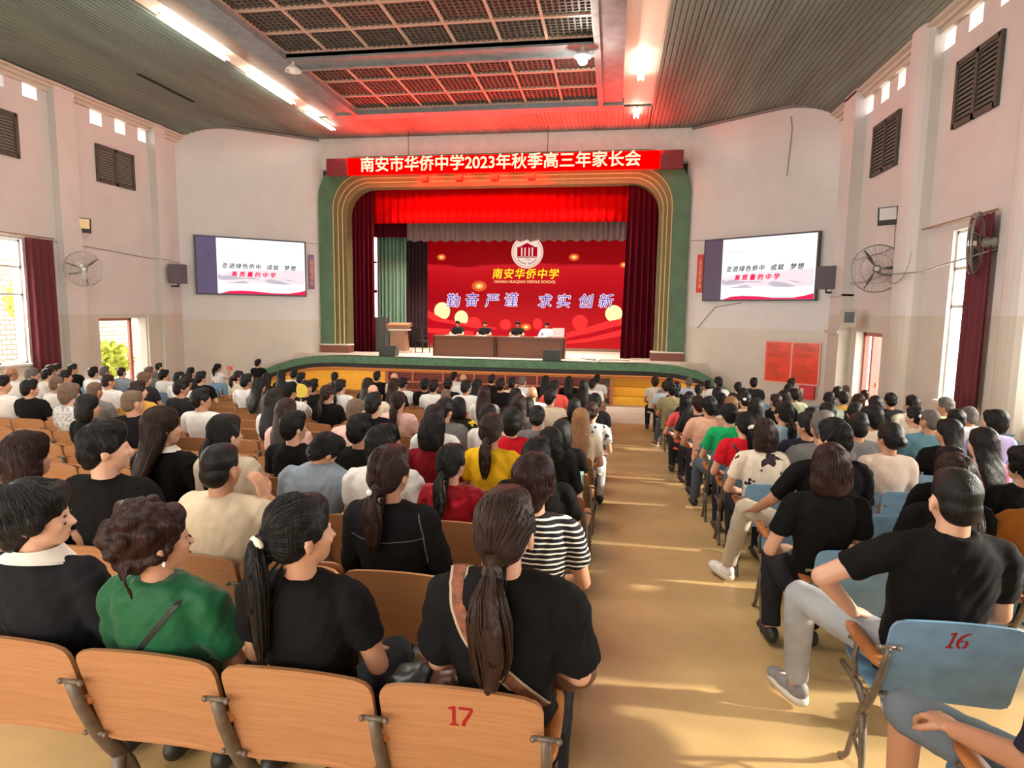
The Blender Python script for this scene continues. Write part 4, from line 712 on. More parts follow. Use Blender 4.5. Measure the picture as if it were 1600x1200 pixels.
def cloth(name, c, rough=0.85, bump=0.12, bs=90): return mat('cloth_' + name, c, rough, bump=bump, bscale=bs, spec=0.12, var=0.12, vscale=6)
CL = {n: cloth(n, c) for n, c in dict(wht=(0.72, 0.70, 0.67), blk=(0.007, 0.0065, 0.0065), chr=(0.024, 0.024, 0.026), crm=(0.66, 0.56, 0.42), gry=(0.17, 0.165, 0.16), gbl=(0.25, 0.30, 0.36), nav=(0.018, 0.018, 0.032), mus=(0.52, 0.29, 0.05), olv=(0.30, 0.26, 0.13), lbl=(0.50, 0.58, 0.66), pnk=(0.74, 0.47, 0.41), sal=(0.76, 0.42, 0.29), drd=(0.17, 0.006, 0.01), red=(0.62, 0.012, 0.025), cor=(0.78, 0.10, 0.08), yel=(0.80, 0.46, 0.015), grn=(0.015, 0.40, 0.13), sag=(0.34, 0.40, 0.31), sgr=(0.46, 0.50, 0.34), tea=(0.12, 0.25, 0.31), lav=(0.42, 0.36, 0.60), yel2=(0.66, 0.62, 0.30), pk2=(0.78, 0.26, 0.40), org=(0.30, 0.10, 0.015), bei=(0.68, 0.56, 0.40), gre=(0.008, 0.085, 0.030), rdv=(0.30, 0.004, 0.012), blu=(0.74, 0.60, 0.50), coll=(0.012, 0.012, 0.014), bks=(0.010, 0.010, 0.011), sai=(0.34, 0.47, 0.60), sai2=(0.02, 0.018, 0.018)).items()}
for k_ in ('gre', 'rdv'):
    CL[k_].node_tree.nodes['Principled BSDF'].inputs['Roughness'].default_value = 0.45; CL[k_].node_tree.nodes['Principled BSDF'].inputs['Sheen Weight'].default_value = 0.15
def pattern(name, base, ink, thr, scale, stretch=(1, 1, 1), detail=2.0):
    m = mat('cloth_' + name, base, 0.85, spec=0.2); N, L, b = nodes_of(m); tc = N.new('ShaderNodeTexCoord'); mp = N.new('ShaderNodeMapping'); mp.inputs['Scale'].default_value = stretch; L.new(tc.outputs['Object'], mp.inputs[0])
    n = N.new('ShaderNodeTexNoise'); n.inputs['Scale'].default_value = scale; n.inputs['Detail'].default_value = detail; L.new(mp.outputs[0], n.inputs['Vector']); r = N.new('ShaderNodeValToRGB'); r.color_ramp.interpolation = 'CONSTANT'; r.color_ramp.elements[0].color = (*base, 1); r.color_ramp.elements[1].position = thr; r.color_ramp.elements[1].color = (*ink, 1)
    L.new(n.outputs['Fac'], r.inputs[0]); L.new(r.outputs[0], b.inputs['Base Color']); CL[name] = m
pattern('but', (0.72, 0.62, 0.50), (0.035, 0.025, 0.03), 0.585, 8.5); pattern('flo', (0.72, 0.72, 0.72), (0.05, 0.06, 0.08), 0.64, 14); pattern('fgr', (0.55, 0.56, 0.54), (0.30, 0.32, 0.33), 0.55, 30); pattern('ybk', (0.02, 0.018, 0.015), (0.80, 0.50, 0.03), 0.54, 10); pattern('pld', (0.66, 0.60, 0.47), (0.42, 0.38, 0.28), 0.58, 22, (1, 1, 0.3))
m = mat('cloth_str', (0.012, 0.011, 0.012), 0.85, spec=0.2); N, L, b = nodes_of(m); tc = N.new('ShaderNodeTexCoord'); sp = N.new('ShaderNodeSeparateXYZ'); L.new(tc.outputs['Object'], sp.inputs[0])
mm = N.new('ShaderNodeMath'); mm.operation = 'MULTIPLY_ADD'; mm.inputs[1].default_value = 0.02; L.new(sp.outputs[0], mm.inputs[0]); L.new(sp.outputs[2], mm.inputs[2]); m2 = N.new('ShaderNodeMath'); m2.operation = 'FRACT'; m3 = N.new('ShaderNodeMath'); m3.operation = 'MULTIPLY'; m3.inputs[1].default_value = 42.0; L.new(mm.outputs[0], m3.inputs[0]); L.new(m3.outputs[0], m2.inputs[0])
r = N.new('ShaderNodeValToRGB'); r.color_ramp.interpolation = 'CONSTANT'; r.color_ramp.elements[0].color = (0.012, 0.011, 0.012, 1); r.color_ramp.elements[1].position = 0.68; r.color_ramp.elements[1].color = (0.75, 0.70, 0.62, 1); L.new(m2.outputs[0], r.inputs[0]); L.new(r.outputs[0], b.inputs['Base Color']); CL['str'] = m
TR = {n: cloth('leg_' + n, c) for n, c in dict(dk=(0.02, 0.02, 0.024), jn=(0.085, 0.10, 0.125), lj=(0.34, 0.35, 0.36), bg=(0.50, 0.43, 0.33), ds=(0.12, 0.14, 0.16), fl=(0.6, 0.6, 0.6)).items()}
shoe_w = mat('sneaker_white', (0.75, 0.73, 0.68), 0.5); shoe_g = mat('sneaker_grey', (0.20, 0.19, 0.18), 0.6); sole_m = mat('sole_pale', (0.6, 0.55, 0.46), 0.6); shoe_b = mat('shoe_brown', (0.15, 0.06, 0.03), 0.4); shoe_k = mat('shoe_dark', (0.02, 0.018, 0.016), 0.5)
PIV = (0.0, 0.125, 1.175)
def headrot(yaw, pit, rol=0): return Matrix.Rotation(math.radians(-yaw), 3, 'Z') @ Matrix.Rotation(math.radians(-pit), 3, 'X') @ Matrix.Rotation(math.radians(rol), 3, 'Y')
def joints(sex, **ov):
    a = 0.185 if sex == 'M' else 0.162; J = {}
    for s, n in ((-1, 'L'), (1, 'R')): J.update({'hip' + n: (s * 0.09, 0.27, 0.525), 'knee' + n: (s * 0.115, 0.66, 0.52), 'ank' + n: (s * 0.115, 0.60, 0.04), 'sh' + n: (s * a, 0.135, 1.0), 'el' + n: (s * (a + 0.055), 0.21, 0.745), 'wr' + n: (s * 0.10, 0.45, 0.64), 'hd' + n: (-s * 0.35, 0.9, -0.1)})
    J['piv'] = PIV; J.update(ov); return {k: Vector(v) for k, v in J.items()}
def hand(mb, w, d, pn, curl=0.5, side=1, sc=1.0):
    """palm, four bent fingers of unequal length and a thumb from the side of the palm"""
    w = Vector(w); d = Vector(d).normalized(); pn = (Vector(pn) - d * d.dot(Vector(pn))).normalized(); x = d.cross(pn).normalized() * side
    R = Matrix((x, d, pn)).transposed(); mb.ell(w + d * 0.048 * sc, (0.040 * sc, 0.056 * sc, 0.018 * sc), R, 12, 7)
    for i, (off, l) in enumerate(((-0.030, 0.9), (-0.010, 1.05), (0.010, 1.0), (0.029, 0.8))):
        b_ = w + d * 0.088 * sc + x * off * sc; a1 = curl * 0.7; d1 = (d * math.cos(a1) + pn * math.sin(a1)); p1 = b_ + d1 * 0.042 * l * sc; a2 = curl * 1.7; d2 = (d * math.cos(a2) + pn * math.sin(a2)); p2 = p1 + d2 * 0.038 * l * sc
        mb.limb(b_, 0.0098 * sc, p1, 0.009 * sc, 8); mb.limb(p1, 0.009 * sc, p2, 0.0075 * sc, 8)
    t0 = w + d * 0.03 * sc - x * 0.034 * sc; t1 = t0 + (d * 0.6 - x * 0.55 + pn * 0.35).normalized() * 0.042 * sc; mb.limb(t0, 0.013 * sc, t1, 0.011 * sc, 8); mb.limb(t1, 0.011 * sc, t1 + (d * 0.9 - x * 0.1 + pn * 0.5).normalized() * 0.03 * sc, 0.009 * sc, 8)
def head_blobs(mb, R, P, sex):
    E = lambda c, r, rr=None: mb.ell(R @ Vector(c) + P, r, R if rr is None else R @ rr)
    E((0, -0.010, 0.062), (0.075, 0.094, 0.090)); E((0, 0.036, 0.004), (0.060, 0.060, 0.080)); E((0, 0.050, -0.045), (0.040, 0.043, 0.030)); E((0, 0.084, 0.046), (0.040, 0.012, 0.010))
    mb.limb(R @ Vector((0, 0.094, 0.030)) + P, 0.008, R @ Vector((0, 0.110, 0.002)) + P, 0.012, 8); E((0, 0.098, -0.003), (0.017, 0.010, 0.008)); E((0, 0.090, -0.030), (0.021, 0.009, 0.006)); E((0, 0.088, -0.040), (0.018, 0.009, 0.006))
    for s in (-1, 1):
        E((s * 0.034, 0.080, 0.004), (0.018, 0.014, 0.016)); E((s * 0.078, -0.004, 0.012), (0.010, 0.020, 0.033), Matrix.Rotation(s * 0.35, 3, 'Z'))
def body_mesh(sex, yaw, pit, rol=0, vox=0.0145, J=None, curl=0.5, palms=None):
    J = J or joints(sex); mb = MB(); R = headrot(yaw, pit, rol); P = J['piv']; f = 1.0 if sex == 'M' else 0.9
    head_blobs(mb, R, P, sex); nb = Vector((0, 0.125, 1.035)) + (P - Vector(PIV)) * 0.9; mb.limb(P + R @ Vector((0, -0.012, -0.01)), 0.052 * f, nb, 0.060 * f)
    ln_ = (P - Vector(PIV)) * 0.8; mb.limb(nb, 0.07 * f, (0, 0.2, 0.7), 0.10 * f); mb.limb((0, 0.2, 0.7), 0.10, (0, 0.27, 0.56), 0.11); mb.limb(Vector((-0.11 * f, 0.145, 0.985)) + ln_, 0.045, Vector((0.11 * f, 0.145, 0.985)) + ln_, 0.045)
    for n, s in (('L', -1), ('R', 1)):
        mb.limb(Vector((s * 0.05, 0.14, 1.0)) + ln_, 0.04 * f, J['sh' + n], 0.045 * f); mb.limb(J['sh' + n], 0.048 * f, J['el' + n], 0.040 * f); mb.limb(J['el' + n], 0.041 * f, J['wr' + n], 0.027 * f)
        hand(mb, J['wr' + n], J['hd' + n], palms[n] if palms and n in palms else (0, 0.1, -1), curl, s, f * 1.0)
        mb.limb(J['hip' + n], 0.075, J['knee' + n], 0.052); mb.limb(J['knee' + n], 0.052, J['ank' + n], 0.036); mb.limb(J['ank' + n] + Vector((0, 0, -0.01)), 0.036, J['ank' + n] + Vector((0, 0.12, -0.03)), 0.03)
    return fuse(mb, vox, 'body', SKIN[0], 4)
def shirt_mesh(sex, J=None, sleeve=0.62, vox=0.013, wr=(0.006, 14), seed=0, fat=1.0, collar=0.0, long=False, loose=0.0):
    J = J or joints(sex); mb = MB(); k = (1.0 if sex == 'M' else 0.875) * fat; lean = J['piv'] - Vector(PIV)
    def o(t): return lean * t
    rg = [(0.27, 0.44, 0.17, 0.125), (0.26, 0.52, 0.172, 0.128), (0.225, 0.62, 0.162 if sex == 'M' else 0.150, 0.122), (0.19, 0.74, 0.166 if sex == 'M' else 0.152, 0.116), (0.158, 0.86, 0.182 if sex == 'M' else 0.172, 0.118), (0.14, 0.96, 0.190 if sex == 'M' else 0.182, 0.112), (0.13, 1.02, 0.172, 0.096), (0.126, 1.055, 0.125, 0.082), (0.125, 1.078 + collar * 0.4, 0.078, 0.070)]
    mb.loft([(o((z - 0.5) / 0.6).x, y + o((z - 0.5) / 0.6).y, z, rx * k, ry * (0.5 + 0.5 * k) ) for y, z, rx, ry in rg], 26, 2.35)
    ls = o(0.8)
    for n, s in (('L', -1), ('R', 1)):
        sh, el, wr_ = J['sh' + n], J['el' + n], J['wr' + n]; r0 = 0.066 * (0.55 + 0.45 * k) + loose
        mb.limb(Vector((s * 0.05, 0.128, 1.045)) + ls, 0.046 * k, sh + Vector((-s * 0.01, 0, 0.012)), 0.060 * (0.5 + 0.5 * k)); e_ = sh + (el - sh) * (1.0 if long else sleeve)
        d = (e_ - sh); mb.tube([sh - d.normalized() * 0.03, sh, sh + d * 0.5, e_], [r0 * 0.7, r0, r0 * 0.96, r0 * (0.92 if not long else 0.8)], 14)
        if long: mb.limb(el, 0.052, wr_ - (wr_ - el) * 0.06, 0.036)
    if collar: mb.tube([(lean.x + 0.072 * math.cos(a), lean.y * 0.8 + 0.122 + 0.07 * math.sin(a), 1.085 + 0.012 * math.sin(a)) for a in [2 * PI * q / 20 for q in range(21)]], collar, 8)
    return fuse(mb, vox, 'shirt', CL['blk'], 5, wr, seed)
def trouser_mesh(sex, J=None, vox=0.016, cut=1.0, wr=(0.006, 16)):
    J = J or joints(sex); mb = MB(); mb.ell((0, 0.27, 0.535), (0.185 if sex == 'M' else 0.178, 0.16, 0.105)); 
    for n in 'LR':
        a = J['ank' + n]; k = J['knee' + n]; mb.limb(J['hip' + n], 0.095, k, 0.070); e_ = k + (a - k) * (0.9 * cut)
        if cut > 0.3: mb.tube([k, k + (e_ - k) * 0.3, k + (e_ - k) * 0.7, e_], [0.068, 0.070, 0.06, 0.056], 12); mb.ell(k, (0.07, 0.07, 0.07))
    return fuse(mb, vox, 'trousers', TR['dk'], 4, wr, 3)
def shoe_mesh(a, yawd, m):
    """shoe built about its ankle, toe along the given heading"""
    R = Matrix.Rotation(yawd, 3, 'Z'); mb = MB(); A = Vector(a)
    for c, r in (((0, -0.01, -0.002), (0.046, 0.064, 0.056)), ((0, 0.07, -0.020), (0.050, 0.085, 0.040)), ((0, 0.15, -0.028), (0.050, 0.066, 0.032))): mb.ell(A + R @ Vector(c), r, R)
    up = fuse(mb, 0.008, 'shoe', m, 3); mb = MB(); mb.loft([(0, 0.01, -0.064, 0.048, 0.14), (0, 0.01, -0.045, 0.053, 0.147), (0, 0.01, -0.028, 0.052, 0.144)], 22, 2.6); mb.v = [tuple(R @ (Vector(v) + Vector((0, 0.06, 0))) + A) for v in mb.v]
    return up, mb.mesh('sole', True, sole_m)
def hair_mesh(st, vox=0.011, var=0, m=None):
    mb = MB(); E = lambda c, r, R=None: mb.ell(c, r, R); rnd = random.Random(var * 7 + 3)
    if st == 'S':
        E((0, -0.012, 0.070), (0.084, 0.102, 0.094)); E((0, -0.048, 0.020), (0.074, 0.066, 0.076)); E((0, -0.056, -0.022), (0.058, 0.042, 0.040)); E((0, 0.050, 0.112), (0.062, 0.048, 0.046)); E((0.02, 0.02, 0.135), (0.06, 0.07, 0.035))
        for s in (-1, 1): E((s * 0.068, 0.002, 0.050), (0.018, 0.046, 0.040))
    elif st == 'Z': E((0, -0.012, 0.068), (0.079, 0.097, 0.089)); E((0, -0.048, 0.015), (0.070, 0.060, 0.068)); E((0, 0.03, 0.105), (0.062, 0.056, 0.045))
    elif st == 'D': E((0, -0.040, 0.015), (0.078, 0.066, 0.040)); [E((s * 0.066, -0.004, 0.035), (0.016, 0.04, 0.028)) for s in (-1, 1)]
    elif st == 'W':
        E((0, -0.014, 0.072), (0.092, 0.110, 0.098)); E((0, -0.050, 0.015), (0.086, 0.072, 0.082)); E((0, -0.060, -0.040), (0.064, 0.044, 0.045)); E((0, 0.056, 0.108), (0.066, 0.050, 0.048))
        for s in (-1, 1): E((s * 0.074, 0.006, 0.030), (0.022, 0.045, 0.050))
    else:
        big = 0.006 if st in 'BL' else 0.0
        E((0, -0.012, 0.070), (0.083 + big, 0.103 + big, 0.094 + big)); E((0, -0.046, 0.022), (0.076 + big, 0.068 + big, 0.076)); E((0, 0.046, 0.110), (0.062, 0.048, 0.044))
        for s in (-1, 1): E((s * 0.066, 0.004, 0.048), (0.020, 0.046, 0.040))
    if st == 'B': mb.loft([(0, -0.030, 0.07, 0.090, 0.085), (0, -0.034, 0.02, 0.100, 0.088), (0, -0.036, -0.04, 0.102, 0.086), (0, -0.036, -0.085, 0.092, 0.076), (0, -0.036, -0.10, 0.070, 0.056)], 20, 2.1)
    if st == 'L':
        mb.loft([(0, -0.036, 0.07, 0.090, 0.080), (0, -0.040, 0.0, 0.098, 0.076), (0, -0.064, -0.08, 0.104, 0.062), (0, -0.100, -0.15, 0.108, 0.046), (0, -0.134, -0.24, 0.098, 0.036), (0, -0.146, -0.33, 0.074, 0.028), (0, -0.146, -0.37, 0.04, 0.016)], 20, 2.1)
    if st == 'P':
        q = var % 4; zb = (0.0, 0.035, -0.035, 0.038)[q]; ln = (0.30, 0.22, 0.24, 0.37)[q]
        mb.limb((0, -0.095, zb + 0.01), 0.034, (0, -0.128, zb), 0.020); mb.tube([(0, -0.118, zb + 0.005), (0, -0.136, zb - 0.012), (0.004, -0.140, zb - 0.06), (0.008, -0.138, zb - 0.14), (0.004, -0.134, zb - ln * 0.85), (0, -0.130, zb - ln)], [0.016, 0.028, 0.042, 0.046, 0.032, 0.006], 12, sq=0.7)
    if st == 'Q':
        mb.limb((0, -0.075, -0.02), 0.045, (0, -0.098, -0.055), 0.022); mb.tube([(0, -0.088, -0.045), (0, -0.108, -0.062), (0.006, -0.140, -0.12), (0.012, -0.150, -0.19), (0.016, -0.146, -0.27), (0.010, -0.140, -0.345), (0.0, -0.134, -0.385)], [0.018, 0.022, 0.050, 0.064, 0.062, 0.042, 0.008], 14, sq=0.42)
    if st == 'U': mb.ell((0, -0.112, 0.075 if var % 2 else 0.02), (0.046, 0.042, 0.044)); 
    if st == 'C':
        E((0, -0.045, 0.07), (0.105, 0.105, 0.10))
        for i in range(95):
            v = Vector((rnd.gauss(0, 1), rnd.gauss(-0.25, 1), rnd.gauss(0.25, 1))).normalized(); c = Vector((v.x * 0.105, -0.04 + v.y * 0.115, 0.06 + v.z * 0.11))
            if c.y > 0.05 and c.z < 0.1: continue
            mb.ell(c, (rnd.uniform(0.014, 0.03),) * 3, None, 10, 6)
        for i in range(9): a = rnd.uniform(-1, 1); x = 0.07 * a; mb.tube([(x, -0.09, 0.0), (x * 1.2 + rnd.uniform(-0.02, 0.02), -0.115, -0.05), (x * 1.3 + rnd.uniform(-0.02, 0.02), -0.095, -0.09 - rnd.uniform(0, 0.05))], [0.007, 0.006, 0.004], 6)
    me = fuse(mb, vox, 'hair', m or HC['k'], 3, (0.0045 if st not in 'ZD' else 0.001, 26), var)
    return me
def strands(me, st, var, m):
    """locks of hair laid over a hair mesh, following the way the style is combed"""
    if st in 'ZDC': return me
    T = BVHTree.FromPolygons([v.co for v in me.vertices], [p.vertices for p in me.polygons]); rnd = random.Random(var + ord(st)); mb = MB(); C0 = Vector((0, -0.02, 0.05))
    tied = st in 'PQU'; zt = {'P': (0.0, 0.035, -0.035, 0.038)[var % 4], 'Q': -0.045, 'U': 0.075 if var % 2 else 0.02}.get(st, 0)
    ax = Vector((0, -1, (zt - 0.05) * 9)).normalized() if tied else Vector((0, -0.38, 0.92)).normalized(); e1 = ax.orthogonal().normalized(); e2 = ax.cross(e1)
    for i in range(230 if not tied else 190):
        ph = rnd.uniform(0, 2 * PI); sw = rnd.uniform(-0.22, 0.22); a0, a1 = (1.9, 0.22) if tied else (rnd.uniform(0.05, 0.5), rnd.uniform(1.5, 2.05)); pts = []
        for k in range(11):
            t = k / 10; th = a0 + (a1 - a0) * t; f = ph + sw * t; d = ax * math.cos(th) + (e1 * math.cos(f) + e2 * math.sin(f)) * math.sin(th); h = T.ray_cast(C0 + d * 0.5, -d, 0.5)
            if h[0] is None or h[0].y > 0.085: break
            pts.append(h[0] + h[1] * 0.0006)
        if st == 'L' and len(pts) == 11 and pts[-1].y < 0.02:
            f = math.atan2(pts[-1].x, -(pts[-1].y + 0.04)); z = pts[-1].z
            while z > -0.40 + rnd.uniform(0, 0.05):
                z -= 0.04; c = Vector((0, -0.04 - min(0.1, max(0, -z) * 0.42), z)); d = Vector((math.sin(f), -math.cos(f), 0)); h = T.ray_cast(c + d * 0.3, -d, 0.3)
                if h[0] is None: break
                pts.append(h[0] + h[1] * 0.0008)
        if len(pts) > 4: n_ = len(pts); w = rnd.uniform(0.0016, 0.0034); mb.tube(pts, [w * min(1, 0.35 + 3 * q / n_, 0.15 + 3 * (n_ - 1 - q) / n_) for q in range(n_)], 5)
    if st in 'PQ':
        zb = zt; ln = (0.30, 0.22, 0.24, 0.37)[var % 4]
        ctr = [(0, -0.136, zb - 0.012), (0.004, -0.140, zb - 0.06), (0.008, -0.138, zb - 0.14), (0.004, -0.134, zb - ln * 0.85), (0, -0.130, zb - ln - 0.03)] if st == 'P' else [(0, -0.108, -0.062), (0.006, -0.140, -0.12), (0.012, -0.150, -0.19), (0.016, -0.146, -0.27), (0.010, -0.140, -0.335), (0.0, -0.134, -0.375)]
        rr = [0.026, 0.041, 0.045, 0.034, 0.012] if st == 'P' else [0.022, 0.048, 0.064, 0.062, 0.046, 0.02]
        for i in range(90):
            a = rnd.uniform(0, 2 * PI); q = rnd.uniform(0.8, 1.02); e_ = rnd.uniform(0.75, 1.0); pts = []
            for k in range(len(ctr)): c = Vector(ctr[k]); r_ = rr[k] * q; pts.append(Vector((c.x + r_ * math.cos(a + k * 0.12), c.y + r_ * math.sin(a + k * 0.12) * (0.7 if st == 'P' else 0.42), ctr[0][2] + (c.z - ctr[0][2]) * e_)))
            w = rnd.uniform(0.002, 0.004); mb.tube(pts, [w, w * 1.3, w * 1.3, w, w * 0.2][:len(ctr)] if len(ctr) == 5 else [w, w * 1.3, w * 1.4, w * 1.2, w, w * 0.2], 5)
    vs = [v.co.copy() for v in me.vertices]; fs = [tuple(p.vertices) for p in me.polygons]; o = len(vs); me2 = bpy.data.meshes.new('hair'); me2.from_pydata(vs + [Vector(v) for v in mb.v], [], fs + [tuple(q + o for q in f) for f in mb.f]); me2.materials.append(m); me2.shade_smooth()
    return me2
CACHE = {}
def cached(key, fn):
    if key not in CACHE: CACHE[key] = fn()
    return CACHE[key]
SEXM = set('SZD')
def band_mesh(m, r=0.022, c=(0, -0.134, 0.0)):
    mb = MB(); mb.tube([(c[0] + r * math.cos(a), c[1], c[2] + r * math.sin(a)) for a in [2 * PI * q / 16 for q in range(17)]], 0.010, 8); return mb.mesh('hair_tie', True, m)
GROUPH = 1.33
def person(b, n, X, h, hair, hc, sh, yaw, label, pit=0, legs='dk', long=False, hero=None, sex=None, Y=None, rz=0.0, zf=None):
    """one seated person: body, hair, shirt, trousers"""
    sex = sex or ('M' if hair in SEXM else 'F'); H_ = hero or {}
    y = rowY(b, n) if Y is None else Y; e = empty('person', (X, y, fz(y + 0.2) if zf is None else zf), rz, label, 'person', None if H_.get('nogroup') else 'seated audience')
    s = max(0.93, min(1.1, h / GROUPH)); e.scale = (s, s, s); rnd = random.Random(label)
    yb = min((-40, -20, 0, 20, 40, 60), key=lambda q: abs(q - yaw)) if hero is None else yaw
    sk = SKIN[rnd.choice((0, 0, 1, 1, 2)) if sex == 'M' else rnd.choice((0, 1, 1))]
    if hero is not None:
        J = joints(sex, **H_.get('J', {})); bm = body_mesh(sex, yb, pit, H_.get('rol', 0), H_.get('vox', 0.009), J, H_.get('curl', 0.5), H_.get('palms')); sm = shirt_mesh(sex, J, H_.get('sleeve', 0.62), 0.010, (H_.get('wr', 0.0095), 14), n * 3 + len(label), H_.get('fat', 1.0), H_.get('collar', 0.0), long, H_.get('loose', 0.0)); tm = trouser_mesh(sex, J, 0.013, H_.get('cut', 1.0)); P = J['piv']
    else:
        bm = cached(('b', sex, yb, pit), lambda: body_mesh(sex, yb, pit)); v_ = rnd.randrange(3); sm = cached(('s', sex, long, v_), lambda: shirt_mesh(sex, None, 0.62, 0.0145, (0.006, 13), v_, (1.0, 1.06, 0.96)[v_], 0.0, long)); tm = cached(('t', sex), lambda: trouser_mesh(sex)); P = Vector(PIV)
    if 'shoe' not in H_ and Y is None:
        for nn in 'LR':
            a_ = (J if hero is not None else joints(sex))['ank' + nn]; me_, so_ = cached(('shoe',) + tuple(round(q, 3) for q in a_), lambda: shoe_mesh(a_, 0.0, shoe_k)); q_ = link('shoe', me_, e)
    link('body', bm, e, H_.get('skin', sk)); link('shirt', sm, e, CL[sh]); link('trousers', tm, e, TR[legs])
    v_ = H_.get('hv', rnd.randrange(3)); hm = cached(('h', hair, v_, hero is not None), lambda: strands(hair_mesh(hair, 0.0075, v_), hair, v_, HC['k']) if hero is not None else hair_mesh(hair, 0.0125, v_)); ho = link('hair', hm, e, HC[hc]); ho.location = P; ho.rotation_euler = headrot(yb, pit, H_.get('rol', 0)).to_euler()
    return e, ho, sm
